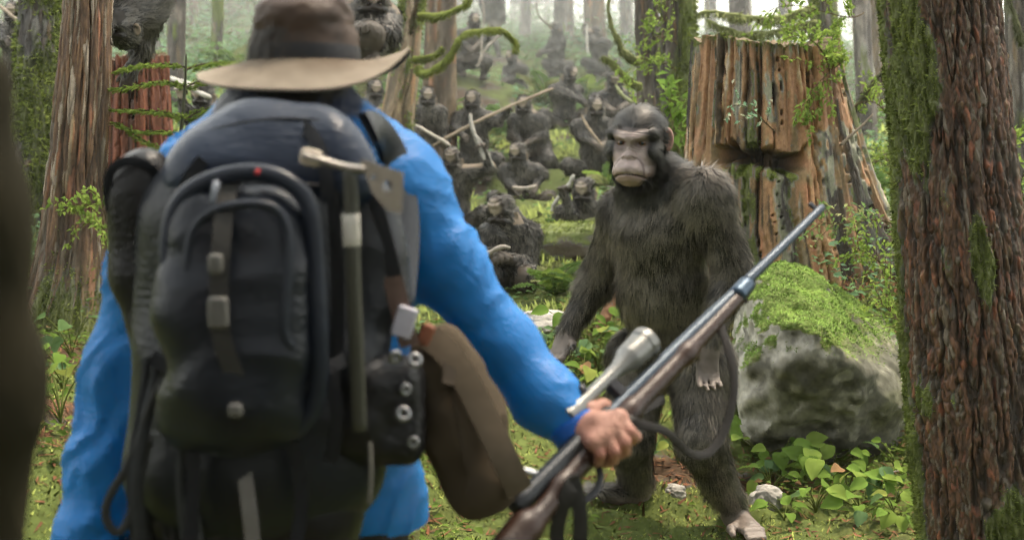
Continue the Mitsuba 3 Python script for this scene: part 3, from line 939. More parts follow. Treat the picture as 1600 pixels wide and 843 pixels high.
# the hull as a distance field, rounded and roughened
lo, hi = hull.bounds
fd = Field((lo[0] - .1, hi[0] + .1, .013), (lo[1] - .1, hi[1] + .1, .013), (lo[2] - .1, hi[2] + .1, .013))
X, Y_, Z_ = np.meshgrid(*fd.ax, indexing='ij')
fn, fo = hull.facets_normal, None
pl = np.unique(np.round(np.c_[hull.face_normals, (hull.face_normals * hull.triangles_center).sum(1)], 4), axis=0)
acc = np.zeros_like(X)
K = 26.0
for a, b, c, d in pl:
    acc += np.exp(np.clip(K * (a * X + b * Y_ + c * Z_ - d), -60, 30)).astype(np.float32)
P3 = np.stack([X, Y_, Z_], -1)
fd.F = (np.log(np.maximum(acc, 1e-20)) / K).astype(np.float32)
near = np.abs(fd.F) < .12
q = P3[near]
fd.F[near] += ((fbm(q * 3.2, 4, 91) - .5) * .17 + np.abs(fbm(q * V(6, 6, 6), 3, 92) - .5) * .09 + (fbm(q * 20, 3, 93) - .5) * .028 + np.abs(fbm(q * 9, 2, 90) - .5) * .04 - .02).astype(np.float32)
# the overhang under the mossy lip and the crack across the face
fd.cone(at(1300, 640, 5.52), at(1345, 540, 5.38), .008, .012, .015, cut=True)
v, f, n = fd.surface()
n = vnormals(v, f)
pt = fbm(v * 4, 4, 94)
c = mixc([.05, .048, .036], [.135, .128, .095], np.clip(fbm(v * 7, 4, 95) * 1.5 - .25, 0, 1))
c = mixc(c, np.broadcast_to([.125, .13, .07], c.shape), sstep(.5, .62, fbm(v * 5, 3, 96)) * .5)
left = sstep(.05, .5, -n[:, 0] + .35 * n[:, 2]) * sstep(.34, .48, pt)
c = mixc(c, mixc([.30, .29, .25], [.55, .53, .47], fbm(v * 18, 3, 97)), left * .8)  # pale left flank: lichen and the light it catches, painted into the colour
c = mixc(c, np.broadcast_to([.26, .25, .2], c.shape), sstep(.62, .68, fbm(v * 12, 3, 99)) * .6)
c = mixc(c, np.broadcast_to([.03, .028, .02], c.shape), sstep(.6, .7, fbm(v * 10, 3, 98)) * .6)
mossw = sstep(.38, .6, n[:, 2] + (pt - .5) * 1.1) * sstep(-.1, .16, (v[:, 2] - at(1300, 540, 6)[2]) + (pt - .5) * .5)
bare = sstep(.66, .74, fbm(v * 3.4 + 5, 2, 101)) * (v[:, 0] < at(1300, 450, 6.3)[0])
mossw = mossw * (1 - bare)
c = mixc(c, mixc([.06, .085, .012], [.13, .17, .025], fbm(v * 12, 3, 100)), np.clip(mossw, 0, 1))
c = c * (.6 + .8 * fbm(v * 40, 2, 102))[:, None]
rock = thing('boulder', 'large grey boulder with a mossy top below the stump', 'boulder')
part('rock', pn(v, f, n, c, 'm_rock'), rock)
moss_part(rock, v, f, mossw, 40000, 103, .0115, .0052, ((.06, .10, .012), (.11, .18, .018), (.17, .25, .028)))

# smaller stones
def stone(c, r, label, seed, col=(.26, .25, .22), squash=.7):
    m = trimesh.creation.icosphere(4, 1.0)
    v = np.array(m.vertices)
    v = v * (1 + .55 * (fbm(v * 1.6 + seed, 3, seed) - .5) + .16 * (fbm(v * 6 + seed, 2, seed) - .5))[:, None] * V(1, 1, squash) * r
    v = v + np.asarray(c)
    cc = np.asarray(col) * (.6 + .8 * fbm(v * 30, 3, seed)[:, None])
    single('stone', pn(v, np.array(m.faces), vnormals(v, np.array(m.faces)), cc, 'm_rock'), label, 'stone')


def on_ground_px(px, py, Y0, it=14):
    """where the ray through a pixel meets the ground near distance Y0"""
    Y = Y0
    for _ in range(it):
        p = at(px, py, Y)
        g = float(ground(p[0], Y))
        Y = Y + np.clip((p[2] - g) * Y / max(1.6 - p[2] + .35, .4), -.4, .4) * .6
    p = at(px, py, Y)
    return V(p[0], p[1], float(ground(p[0], p[1])))


stone(on_ground_px(1052, 778, 5.3) + V(0, 0, .02), .05, 'small whitish stone between the feet of the standing ape', 3)
stone(on_ground_px(1197, 792, 5.3) + V(0, 0, .025), .065, 'pale pointed stone right of the standing ape\'s near foot', 5, squash=.95)
stone(on_ground_px(855, 520, 7.3) + V(0, 0, .03), .17, 'flat lilac-grey rock behind the hanging hand of the standing ape', 7, (.3, .28, .29), .5)
# ------------------------------------------------------------------ apes: one continuous body each, from bones in a soft distance field
def head_field(F, c, R, s, k=1.0, fine=True):
    """R: columns = side (the viewer's right when it faces him), forward, up"""
    w = lambda x, y, z: c + R @ (V(x, y, z) * s)
    F.ell(w(0, -.02, .045), V(.083, .098, .085) * s, R, .03 * s)
    F.ell(w(0, .045, -.01), V(.078, .05, .075) * s, R, .03 * s)
    F.ell(w(0, .01, -.075), V(.074, .075, .055) * s, R, .035 * s)                      # jaw
    F.ell(w(0, .082, -.066), V(.056, .048, .044) * s, R, .028 * s)                      # muzzle
    F.ell(w(0, .075, -.103), V(.042, .036, .026) * s, R, .022 * s)                      # chin
    for a in (-1, 1):
        F.cone(w(a * .011, .100, .036), w(a * .062, .068, .048), .0175 * s, .0155 * s, .012 * s)      # brow
        F.ell(w(a * .046, .068, -.018), V(.026, .024, .026) * s, R, .02 * s)                         # cheekbone
        if fine:
            F.ell(w(a * .036, .099, .018), V(.022, .024, .013) * s, R, .008 * s, cut=True)            # eye socket
            F.cone(w(a * .020, .087, .0285), w(a * .052, .074, .0275), .0062 * s, .006 * s, .004 * s)     # upper lid
            F.cone(w(a * .022, .084, .0035), w(a * .051, .074, .006), .0062 * s, .0056 * s, .005 * s)         # lower lid
        Q = R @ basis(V(1, a * .55, 0), V(-a * .55, 1, 0))
        e = w(a * .097, -.018, .022)
        F.ell(e, V(.011, .026, .04) * s, Q, .008 * s)                                               # ear
        F.ell(e + Q @ V(a * .010, .006, 0) * s, V(.009, .016, .027) * s, Q, .006 * s, cut=True)
    F.cone(w(0, .090, .032), w(0, .104, -.012), .009 * s, .010 * s, .016 * s)                       # nose bridge
    F.ell(w(0, .110, -.021), V(.017, .013, .012) * s, R, .008 * s)
    for a in (-1, 1):
        F.ell(w(a * .0145, .107, -.026), V(.011, .012, .0085) * s, R, .005 * s)
    if fine:
        for a in (-1, 1):
            F.cone(w(a * .0065, .122, -.0315), w(a * .017, .117, -.0275), .0034 * s, .0028 * s, .002 * s, cut=True)
    # upper lip, and the line of the mouth that drops at its corners
    F.chain([w(-.046, .088, -.078), w(-.026, .118, -.066), w(0, .126, -.063), w(.026, .118, -.066), w(.046, .088, -.078)], .0155 * s, .014 * s)
    F.chain([w(-.04, .085, -.099), w(-.022, .110, -.092), w(0, .117, -.09), w(.022, .110, -.092), w(.04, .085, -.099)], .0135 * s, .012 * s)
    if fine:
        F.chain([w(-.052, .088, -.098), w(-.032, .123, -.083), w(0, .139, -.077), w(.032, .123, -.083), w(.052, .088, -.098)], .0042 * s, .004 * s, cut=True)


def hand_field(F, wr, d, side, s, curl=.5, th=1, fine=1.0, spread=.12):
    """palm and five fingers: d along the hand, side towards the thumb, fingers bend towards the palm normal d x side * th"""
    d = norm(d)
    side = norm(side - d * (side @ d))
    pal = np.cross(d, side) * th
    pl = wr + d * .075 * s
    F.box(wr + d * .045 * s, V(.046, .036, .017) * s, basis(d, side), .016 * s, .018 * s)
    F.cone(wr - d * .02 * s, wr + d * .03 * s, .026 * s, .024 * s, .025 * s)
    ends = []
    for i, (o, ln) in enumerate(((.03, .9), (.0105, 1.0), (-.0095, .94), (-.028, .78))):
        p = pl + side * o * s
        q = norm(d + side * (o * spread / .03))
        P, c = [p - q * .012 * s, p], 0
        for j, seg in enumerate((.044, .031, .025)):
            c += curl * (.55, .9, .7)[j]
            p = p + (q * math.cos(c) + pal * math.sin(c)) * seg * ln * s
            P.append(p)
        F.chain(P, np.array([.0115, .0112, .0102, .0092, .0076]) * s * fine, .006 * s)
        ends.append(P)
    p = wr + d * .022 * s + side * .03 * s
    q = norm(d * .7 + side * .75 + pal * .25)
    P = [p, p + q * .032 * s, p + q * .032 * s + norm(q + d * .6 + pal * .3) * .026 * s, p + q * .032 * s + norm(q + d * .6 + pal * .5) * .05 * s]
    F.chain(P, np.array([.0145, .0125, .0108, .008]) * s * fine, .008 * s)
    return ends


def foot_field(F, an, toe, s, up=V(0, 0, 1)):
    d = toe - an
    ln = np.linalg.norm(d)
    d = d / ln
    side = norm(np.cross(d, up))
    F.cone(an - d * .035 * s - up * .01 * s, toe - d * .07 * s, .036 * s, .026 * s, .03 * s)
    F.cone(an - d * .03 * s + side * .0 , toe - d * .075 * s - side * .02 * s, .03 * s, .022 * s, .03 * s)
    for i in range(4):
        o = (i - 1.7) * .0185 * s
        p = toe - d * .075 * s + side * o
        F.chain([p, p + d * .035 * s + up * .006 * s, p + d * .068 * s - up * .010 * s], V(.0135, .0125, .0095) * s, .007 * s)
    p = an + d * ln * .42 + side * .028 * s
    F.chain([p, p + d * .03 * s + side * .03 * s, p + d * .066 * s + side * .035 * s - up * .008 * s], V(.017, .015, .011) * s, .01 * s)


MAIN_BONES = ('chest', 'belly', 'pelvis')


def ape_build(J, hc, hR, s, step, hstep, fine=True, lean=1.0, hands=None, feet=True, girth=1.0):
    """J: joints in the world. Returns (v, f, n, bones, head arrays)"""
    pts = np.array([p for p in J.values()] + [hc + hR @ V(0, 0, .15) * s, hc + hR @ V(0, .15, -.15) * s])
    lo, hi = pts.min(0) - .26 * s, pts.max(0) + .26 * s
    ax = []
    for i in range(3):
        a, b = hc[i] - .15 * s, hc[i] + .16 * s
        ax.append([(lo[i], a, step), (a, b, hstep), (b, hi[i], step)] if hstep < step else (lo[i], hi[i], step))
    F = Field(*ax)
    k = .06 * s
    g = girth * s
    bones = []

    def bone(a, b, r1, r2, kk=k):
        F.cone(J[a], J[b], r1 * g, r2 * g, kk)
        bones.append((J[a], J[b], r1))
    ch, be, pe, ne = J['chest'], J['belly'], J['pelvis'], J['neck']
    bone('chest', 'belly', .155, .15)
    bone('belly', 'pelvis', .15, .125)
    for a in 'LR':
        F.cone(ch, J['sh' + a] * .75 + ch * .25 - V(0, 0, .02) * s, .14 * g, .095 * g, .06 * s)
        bones.append((J['sh' + a] * .9 + ch * .1, ch * .4 + be * .6, .09))
        F.cone(ne, J['sh' + a], .075 * g, .07 * g, .07 * s)
    F.cone(ch, ne, .12 * g, .082 * g, .06 * s)
    bones.append((ne, ch, .1))
    F.cone(ne, hc + hR @ V(0, -.03, -.02) * s, .078 * g, .07 * g, .05 * s)
    for a in 'LR':
        bone('sh' + a, 'el' + a, .078, .058, .05 * s)
        bone('el' + a, 'wr' + a, .059, .031, .035 * s)
        bone('hip' + a, 'kn' + a, .112, .078, .055 * s)
        bone('kn' + a, 'an' + a, .077, .042, .04 * s)
        F.cone(pe, J['hip' + a], .125 * g, .11 * g, .06 * s)
        if feet:
            foot_field(F, J['an' + a], J['toe' + a], s)
        h = (hands or {}).get(a, {})
        d = h.get('d', norm(J['wr' + a] - J['el' + a]))
        side = h.get('side', V(-1 if a == 'R' else 1, 0, 0))
        hand_field(F, J['wr' + a], d, side, s, h.get('curl', .55), h.get('th', 1 if a == 'R' else -1), fine=1.0 if fine else 1.25)
    head_field(F, hc, hR, s, fine=fine)
    v, f, n = F.surface()
    return v, f, n, bones


def head_local(v, hc, hR, s):
    return (v - hc) @ hR / s


def skin_masks(v, J, hc, hR, s, feet=True):
    h = head_local(v, hc, hR, s)
    x, y, z = np.abs(h[:, 0]), h[:, 1], h[:, 2]
    nz = fbm(h * 26, 2, 3) - .5
    # the bare face: brow to chin, narrowing at the temples
    w = .062 + .012 * sstep(.0, -.05, z) - .03 * sstep(-.075, -.125, z)
    face = sstep(w + .013, w - .012, x + nz * .030) * sstep(.02, .05, y) * sstep(.078, .054, z + nz * .034 + .16 * np.maximum(0, x - .03)) * sstep(-.135, -.118, z)
    ear = sstep(.088, .096, x) * (np.abs(y + .018) < .045) * (np.abs(z - .022) < .055)
    hand = np.zeros(len(v))
    for a in 'LR':
        d = norm(J['wr' + a] - J['el' + a])
        t = (v - J['wr' + a]) @ d
        r = np.linalg.norm(v - J['wr' + a], axis=1)
        hd = J.get('hd' + a)
        if hd is not None:
            d2 = norm(hd - J['wr' + a])
            tt_ = (v - J['wr' + a]) @ d2
            hand = np.maximum(hand, sstep(-.022, .012, tt_ / s) * (np.sqrt(np.maximum(r * r - tt_**2, 0)) < .075 * s) * (r < .25 * s))
        else:
            hand = np.maximum(hand, sstep(.02, .055, t / s) * (r < .26 * s))
        if feet:
            an, toe = J['an' + a], J['toe' + a]
            r = np.linalg.norm(v - (an * .35 + toe * .65), axis=1)
            hand = np.maximum(hand, sstep(.2 * s, .16 * s, r) * sstep(.055 * s, .025 * s, v[:, 2] - an[2]))
    return face, ear, hand, h


def fur_flow(P, N, bones, hc, hR, s, rng, grav=.35, lift=.45, jit=.22):
    d = np.full(len(P), 9.0)
    A = np.zeros_like(P)
    for a, b, r in bones:
        ab = b - a
        t = np.clip(((P - a) @ ab) / (ab @ ab), 0, 1)
        q = np.linalg.norm(P - a - t[:, None] * ab, axis=1) - r * s
        m = q < d
        d[m] = q[m]
        A[m] = norm(ab)
    h = head_local(P, hc, hR, s)
    inhead = sstep(.2, .14, np.linalg.norm(h + V(0, 0, .0), axis=1))
    back = norm(np.stack([h[:, 0] * 1.2, -.12 - 0 * h[:, 0], np.where(h[:, 2] < -.0, -.1, .02)], 1)) @ hR.T
    A = norm(A * (1 - inhead)[:, None] + back * inhead[:, None] + V(0, 0, -grav))
    w = np.stack([fbm(P / s * 13 + 7 * i, 2, 31 + i) - .5 for i in range(3)], 1)
    A = A - N * (A * N).sum(1, keepdims=True)
    return norm(norm(A) + N * lift + w * 1.3 + rng.normal(size=P.shape) * jit), inhead, h


def fur_mesh(v, f, n, wgt, count, L, W, bones, hc, hR, s, seed, dark, lite, lift=.45):
    rng = np.random.default_rng(seed)
    P, N, k = on_surface(v, f, n, count, rng, wgt)
    D, inhead, h = fur_flow(P, N, bones, hc, hR, s, rng, lift=lift)
    crown = inhead * sstep(-.06, .0, h[:, 2]) * .8
    ln = L * (0.6 + .8 * rng.random(len(P))) * (1 - .55 * crown) * (.75 + .5 * fbm(P / s * 5, 2, 8))
    t = np.clip(fbm(P / s * 6, 3, 21) * 1.5 - .25 + .3 * rng.normal(size=len(P)), 0, 1)
    t = np.clip(t + (fbm(P / s * 30, 2, 23) - .5) * 1.1, 0, 1)
    base = mixc(dark, lite, t * .35)
    tip = mixc(dark, lite, np.clip(t * 1.1, 0, 1))
    g = norm(N + .35 * D)
    bend = V(0, 0, -.35) - N * .15
    return ribbons(P - D * ln[:, None] * .08, g, D, ln, W * (.7 + .6 * rng.random(len(P))), base, tip, bend)


def eyes(parent, hc, hR, s, look, iris=(.12, .05, .02)):
    for a in (-1, 1):
        c = hc + hR @ (V(a * .036, .0695, .0158) * s)
        m = trimesh.creation.icosphere(3, .0155 * s)
        v = np.array(m.vertices)
        q = norm(v) @ norm(look)
        col = np.where((q > .93)[:, None], [.004, .004, .004], np.where((q > .74)[:, None], iris, [.09, .065, .05]))
        part('eye', pm((v + c, np.array(m.faces)), 'm_eye', col), parent)


# ------------------------------------------------------------------ the standing ape in the middle
mj = {k: at(*q) for k, q in dict(
    pelvis=(1052, 535, 5.24), belly=(1036, 450, 5.16), chest=(1032, 365, 5.14), neck=(1024, 285, 5.12),
    shR=(1103, 305, 4.99), elR=(1146, 425, 4.98), wrR=(1108, 537, 4.86), shL=(976, 332, 5.24), elL=(931, 442, 5.32), wrL=(884, 525, 5.24),
    hipR=(1094, 570, 5.14), knR=(1096, 690, 4.96), anR=(1150, 806, 5.06), hipL=(1000, 565, 5.30), knL=(984, 682, 5.12), anL=(1000, 776, 5.34)).items()}
mj['toeR'] = mj['anR'] + V(.04, -.20, -.045)
mj['toeL'] = at(918, 792, 5.22)
for a, g in (('R', .05), ('L', .05)):
    gz = float(ground(*mj['an' + a][:2]))
    mj['an' + a][2] = min(mj['an' + a][2], gz + .07)
    mj['toe' + a][2] = float(ground(*mj['toe' + a][:2])) + .03
HC = at(997, 228, 5.02)
yaw = math.radians(-21)
fwd = norm(V(math.sin(yaw), -math.cos(yaw), -.10))
side = norm(np.cross(fwd, V(.03, 0, 1)))
HR = np.stack([-side, fwd, np.cross(-side, fwd) * 1.0], 1)
if HR[2, 2] < 0:
    HR[:, 2] *= -1
HS = 1.07
mj['hdR'], mj['hdL'] = at(1104, 600, 4.82), at(862, 580, 5.14)
hands = dict(R=dict(d=mj['hdR'] - mj['wrR'], side=V(-1, -.3, 0), curl=.42, th=-1), L=dict(d=mj['hdL'] - mj['wrL'], side=V(.6, -.6, 0), curl=.5, th=1))
v, f, n, bones = ape_build(mj, HC, HR, HS, .0095, .0035, hands=hands, girth=.945)
face, ear, hand, h = skin_masks(v, mj, HC, HR, HS)
skin = np.clip(face + ear + hand, 0, 1)
wrk = face * ((np.sin(h[:, 2] * 900 + 6 * fbm(h * 20, 2, 15)) * (h[:, 2] > .045) * .0009) + (fbm(h * 70, 2, 16) - .5) * .004)
disp = wrk + (fbm(v * V(26, 26, 12), 3, 5) - .5) * .012 * (1 - skin) * (1 - sstep(.2, .15, np.linalg.norm(h, axis=1)) * .7)
v = v + n * disp[:, None] * 1.0
n = vnormals(v, f)
fcol = mixc([.20, .158, .145], [.45, .355, .325], np.clip(fbm(h * 30, 3, 6) * 1.6 - .3, 0, 1))
fcol = mixc(fcol, np.broadcast_to([.075, .052, .047], fcol.shape), sstep(.026, .012, np.hypot((np.abs(h[:, 0]) - .036) / 1.5, h[:, 2] - .016)) * .6)     # brow shade painted dark round the eyes
fcol = mixc(fcol, np.broadcast_to([.27, .17, .13], fcol.shape), sstep(-.07, -.09, h[:, 2]) * .5)
fcol = mixc(fcol, np.broadcast_to([.05, .035, .03], fcol.shape), sstep(.0035, .0015, np.abs(h[:, 2] + .080 + 4.5 * h[:, 0]**2)) * (np.abs(h[:, 0]) < .05) * .9 * (h[:, 1] > .07))
xx, zz_ = np.abs(h[:, 0]), h[:, 2]
# crease shade painted as skin folds: from the nose to the mouth corners, under the eyes, across the brow, and the dark rim of the face
nl = np.abs(np.hypot(xx, zz_ + .075) - .052) * (1 + 20 * np.maximum(0, zz_ + .02))
fcol = mixc(fcol, np.broadcast_to([.06, .042, .038], fcol.shape), sstep(.004, .001, nl) * (zz_ < -.02) * (xx > .014) * .55)
ue = np.hypot((xx - .036) / 1.5, zz_ - .016)
fcol = fcol * (1 - .4 * sstep(.0035, .0, np.abs(ue - .021)) * (zz_ < .012))[:, None] * (1 - .35 * sstep(.003, 0, np.abs(ue - .027)) * (zz_ < .01))[:, None]
fcol = fcol * (1 - .35 * sstep(.3, .75, np.sin(zz_ * 900 + 6 * fbm(h * 20, 2, 15))) * (zz_ > .048))[:, None]
rim = sstep(.020, .002, .062 + .012 * sstep(.0, -.05, zz_) - .03 * sstep(-.075, -.125, zz_) - xx)
fcol = mixc(fcol, np.broadcast_to([.045, .035, .033], fcol.shape), rim * .75)
fcol = mixc(fcol, np.broadcast_to([.075, .065, .062], fcol.shape), sstep(.042, .056, h[:, 2] + .006 * (fbm(h * 40, 2, 19) - .5)) * .8)
ecol = np.broadcast_to([.27, .15, .115], fcol.shape)
hcol = mixc([.085, .07, .058], [.20, .162, .138], fbm(v * 40, 3, 9))
col = np.broadcast_to([.014, .012, .011], v.shape)
col = mixc(mixc(mixc(col, hcol, hand), ecol, ear), fcol, face)
ape = thing('ape', 'large dark-furred ape standing upright in front, glaring, arms hanging', 'ape')
part('body', pn(v, f, n, col, 'm_skin'), ape)
fw = np.clip(1 - 1.6 * skin, 0, 1) * np.where((n @ norm(CAM - V(.4, 5, 1))) > -.25, 1, .35)
m1 = fur_mesh(v, f, n, fw * (1 - sstep(.2, .15, np.linalg.norm(h, axis=1))), 115000, .045, .0031, bones, HC, HR, HS, 11, [.009, .0075, .0068], [.27, .23, .205], lift=.34)
# chin, cheek and crown hair: denser and shorter near the face
hw = np.clip(1.15 - 1.5 * skin - .5 * (fbm(h * 40, 2, 77) - .5), 0, 1) * sstep(.21, .17, np.linalg.norm(h, axis=1))
m2 = fur_mesh(v, f, n, hw, 32000, .048, .0021, bones, HC, HR, HS, 12, [.005, .0045, .005], [.075, .07, .072], lift=.6)
fur = part('fur', pn(*cat(m1, m2)[:3], cat(m1, m2)[3], 'm_fur'), ape, kind='stuff')
eyes(ape, HC, HR, HS, CAM - HC + V(-.8, 0, -.1))

# ------------------------------------------------------------------ the other apes
FEET = []
TEMPLATE = dict(neck=(0, .05, -.115), chest=(0, .10, -.30), belly=(0, .12, -.50), pelvis=(0, .14, -.66), shL=(-.185, .08, -.195), shR=(.185, .08, -.195), elL=(-.27, .08, -.45), elR=(.27, .08, -.45),
                wrL=(-.22, -.10, -.64), wrR=(.22, -.10, -.64), hipL=(-.09, .14, -.68), hipR=(.09, .14, -.68), knL=(-.17, .0, -.93), knR=(.17, .0, -.93), anL=(-.15, .10, -1.18), anR=(.15, .10, -1.18))
FURCOL = ([.017, .015, .014], [.19, .17, .15])


def crowd_ape(label, hx, hy, D, s=1.0, face=0.0, nod=-.12, body=None, px=None, feet=True, girth=1.0, plant=True, seed=1, roll=0.0, group='apes of the crowd on the hillside', pale=.8, lite=None):
    """hx, hy: the head in the photograph, D its distance; face, body: which way head and trunk turn (degrees, + to the right); px: joints read off the photograph, (px, py, depth offset)"""
    hc = at(hx, hy, D)
    body = face if body is None else body
    b = math.radians(body)
    J = {}
    for k, q in TEMPLATE.items():
        x, y, z = V(*q) * s
        J[k] = hc + V(x * math.cos(b) - y * math.sin(b), x * math.sin(b) + y * math.cos(b), z)
    for k, q in (px or {}).items():
        J[k] = at(q[0], q[1], D + (q[2] if len(q) > 2 else 0) * s)
    for k in ('chest', 'belly'):
        if px and 'pelvis' in px and k not in px:
            t = {'chest': .3, 'belly': .7}[k]
            J[k] = J['neck'] * (1 - t) + J['pelvis'] * t + V(0, .02, 0)
    for a in 'LR':
        if px and 'pelvis' in px and 'hip' + a not in px:
            J['hip' + a] = J['pelvis'] + V(-.085 if a == 'L' else .085, 0, -.02) * s
        if px and 'pelvis' in px and 'kn' + a not in px:
            J['kn' + a] = J['hip' + a] + V(-.09 if a == 'L' else .09, -.12, -.25) * s
        if px and 'kn' + a in px and 'an' + a not in px:
            J['an' + a] = J['kn' + a] + V(.01, .1, -.25) * s
        if plant:
            g = float(ground(J['an' + a][0], J['an' + a][1])) + .055 * s
            if 'an' + a not in (px or {}):
                J['an' + a][2] = g
                top = J['hip' + a][2]
                if J['kn' + a][2] < g + .12 * s or True:
                    lo = max(top - g, .1)
                    bend = np.clip(.5 * s - lo, 0, .5 * s)
                    J['kn' + a] = (J['hip' + a] + J['an' + a]) / 2 + V((-1 if a == 'L' else 1) * (.04 + .35 * bend), -.06 - .55 * bend, .05 + .2 * bend) if 'kn' + a not in (px or {}) else J['kn' + a]
        J['toe' + a] = J['an' + a] + V(math.sin(b) * .17 + (-.04 if a == 'L' else .04), -math.cos(b) * .17, -.025) * s
    t = math.radians(face)
    fw = norm(V(math.sin(t), -math.cos(t), nod))
    sd = norm(np.cross(fw, V(math.sin(roll), 0, math.cos(roll))))
    R = np.stack([-sd, fw, np.cross(-sd, fw)], 1)
    if np.linalg.det(R) < 0:
        R[:, 0] *= -1
    hands = {a: dict(curl=1.0) for a in 'LR'}
    step = .016 if D < 14 else .021
    v, f, n, bones = ape_build(J, hc, R, s, step, .0078 if D < 14 else .0105, fine=D < 22, hands=hands, feet=feet, girth=girth * .94)
    face_, ear, hand, h = skin_masks(v, J, hc, R, s, feet)
    skin = np.clip(face_ + ear + hand, 0, 1)
    v = v + n * ((fbm(v * V(14, 14, 8), 3, seed) - .5) * .025 * (1 - skin) * (1 - sstep(.2, .15, np.linalg.norm(h, axis=1)) * .8))[:, None]
    n = vnormals(v, f)
    fc = np.broadcast_to([.032, .025, .021], v.shape)
    fc = mixc(fc, np.broadcast_to([.46 * pale, .37 * pale, .31 * pale], v.shape), sstep(.06, .035, np.hypot(h[:, 0], (h[:, 2] + .05) * .85)))
    fc = mixc(fc, np.broadcast_to([.02, .016, .014], v.shape), sstep(.024, .012, np.hypot((np.abs(h[:, 0]) - .034) / 1.5, h[:, 2] - .014)) * .8)
    fc = mixc(fc, np.broadcast_to([.03, .02, .018], v.shape), sstep(.006, .002, np.abs(h[:, 2] + .080 + 4.5 * h[:, 0]**2)) * (np.abs(h[:, 0]) < .05) * .8)
    col = np.broadcast_to([.015, .013, .012], v.shape)
    col = mixc(mixc(mixc(col, np.broadcast_to([.085, .064, .052], v.shape), hand * .7), np.broadcast_to([.17, .12, .095], v.shape), ear), fc, face_)
    if plant:
        FEET.extend([J['anL'], J['anR']])
    key = thing('ape', label, 'ape', group)
    part('body', pn(v, f, n, col, 'm_hide'), key)
    cnt = int(np.clip(9000 * (12 / D), 3500, 14000))
    m = fur_mesh(v, f, n, np.clip(1 - 1.5 * skin, 0, 1), cnt, .055 * s, .0105 * s * (D / 14)**.5, bones, hc, R, s, seed, FURCOL[0], lite or FURCOL[1], lift=.38)
    part('fur', pn(*m[:3], m[3], 'm_fur'), key, kind='stuff')
    if D < 15:
        eyes(key, hc, R, s, fw, (.05, .025, .012))
    return key, J


def stick(label, pts, r=.014, col=(.42, .38, .31), name='stick', fork=None):
    P = [at(*q) for q in pts]
    m = tube(P, [r * .7] + [r] * (len(P) - 2) + [r * .75], 8, 26)
    v = np.array(m.vertices)
    v = v + vnormals(v, m.faces) * ((fbm(v * 30, 2, 4) - .5) * r * .9)[:, None]
    if fork:
        g = tube([at(*q) for q in fork], [r * .7, r * .6, r * .45][:len(fork)], 6, 10)
        v, ff = cat((v, np.array(m.faces)), (np.array(g.vertices), np.array(g.faces)))
    else:
        ff = np.array(m.faces)
    c = np.asarray(col) * (.35 + .75 * fbm(v * 22, 3, 6))[:, None]
    single(name, pn(v, ff, vnormals(v, ff), c, 'm_bark'), label, 'stick')


crowd_ape('hunched ape sitting nearest of the crowd, beside the blue sleeve', 784, 333, 9.7, 1.0, face=-28, body=-20, nod=-.05, seed=1, girth=1.12,
          px=dict(neck=(796, 352, .05), chest=(803, 385, .10), belly=(802, 415, .12), pelvis=(800, 435, .14), shL=(768, 366, .0), shR=(824, 368, .08), elL=(757, 402, -.1), elR=(822, 415, -.05),
                  wrL=(775, 398, -.24), wrR=(790, 404, -.25), knL=(765, 432, -.22), knR=(822, 436, -.2)))
stick('pale stick lying in the hands of the sitting ape', [(742, 396, 9.42), (770, 392, 9.38), (784, 386, 9.38), (797, 388, 9.38)], .016)
crowd_ape('ape raising a bleached branch beside the standing ape\'s shoulder', 912, 300, 12.2, 1.02, face=-14, seed=2,
          px=dict(elL=(893, 337, -.05), wrL=(883, 306, -.15), elR=(955, 370), wrR=(950, 410, -.1)))
stick('crooked bleached branch held up by the ape next to the standing one', [(862, 330, 12.2), (872, 310, 12.2), (883, 296, 12.2), (892, 283, 12.2), (896, 272, 12.2)], .018, (.5, .47, .42))
crowd_ape('open-mouthed ape with one bent arm stretched out, just above the blue shoulder', 706, 250, 13.6, 1.0, face=-8, seed=3, pale=.6,
          px=dict(shL=(685, 272, .05), shR=(731, 270, .05), elL=(664, 280, 0), wrL=(655, 300, -.1), elR=(765, 262, -.02), wrR=(757, 238, -.12)))
stick('forked grey stick gripped upright by the open-mouthed ape', [(735, 178, 13.5), (738, 200, 13.46), (746, 222, 13.44), (757, 250, 13.42)], .02, (.4, .38, .35), fork=[(746, 214, 13.45), (760, 235, 13.45), (771, 260, 13.45)])
crowd_ape('slim ape holding a short stick at its waist, above the sitting ape', 809, 240, 15.4, 1.0, face=-20, seed=4,
          px=dict(elL=(797, 287, .02), wrL=(806, 296, -.15), elR=(846, 272, .02), wrR=(836, 294, -.15)))
stick('short pale stick held level by the slim ape', [(800, 292, 15.18), (815, 294, 15.16), (838, 290, 15.16)], .02)
crowd_ape('ape standing before the broad reddish trunk, one arm hanging straight', 668, 153, 16.6, 1.02, face=6, seed=5,
          px=dict(shL=(643, 172, .05), shR=(687, 176, .08), elL=(637, 193, 0), wrL=(649, 201, -.15), elR=(692, 196, .05), wrR=(694, 216, 0), pelvis=(660, 222, .15)))
stick('whittled pale stick slanting from the hand of the ape before the reddish trunk', [(648, 195, 16.4), (668, 206, 16.36), (690, 219, 16.36), (706, 230, 16.36)], .022, (.5, .46, .38))
crowd_ape('broad ape levelling a long spear across its body', 738, 158, 16.8, 1.04, face=-6, seed=6, girth=1.05,
          px=dict(elL=(712, 200, 0), wrL=(722, 210, -.15), elR=(776, 190, 0), wrR=(790, 176, -.1)))
stick('long wooden spear levelled by the broad ape', [(676, 228, 16.5), (730, 198, 16.5), (800, 165, 16.6), (864, 138, 16.7)], .02, (.34, .26, .19), name='spear')
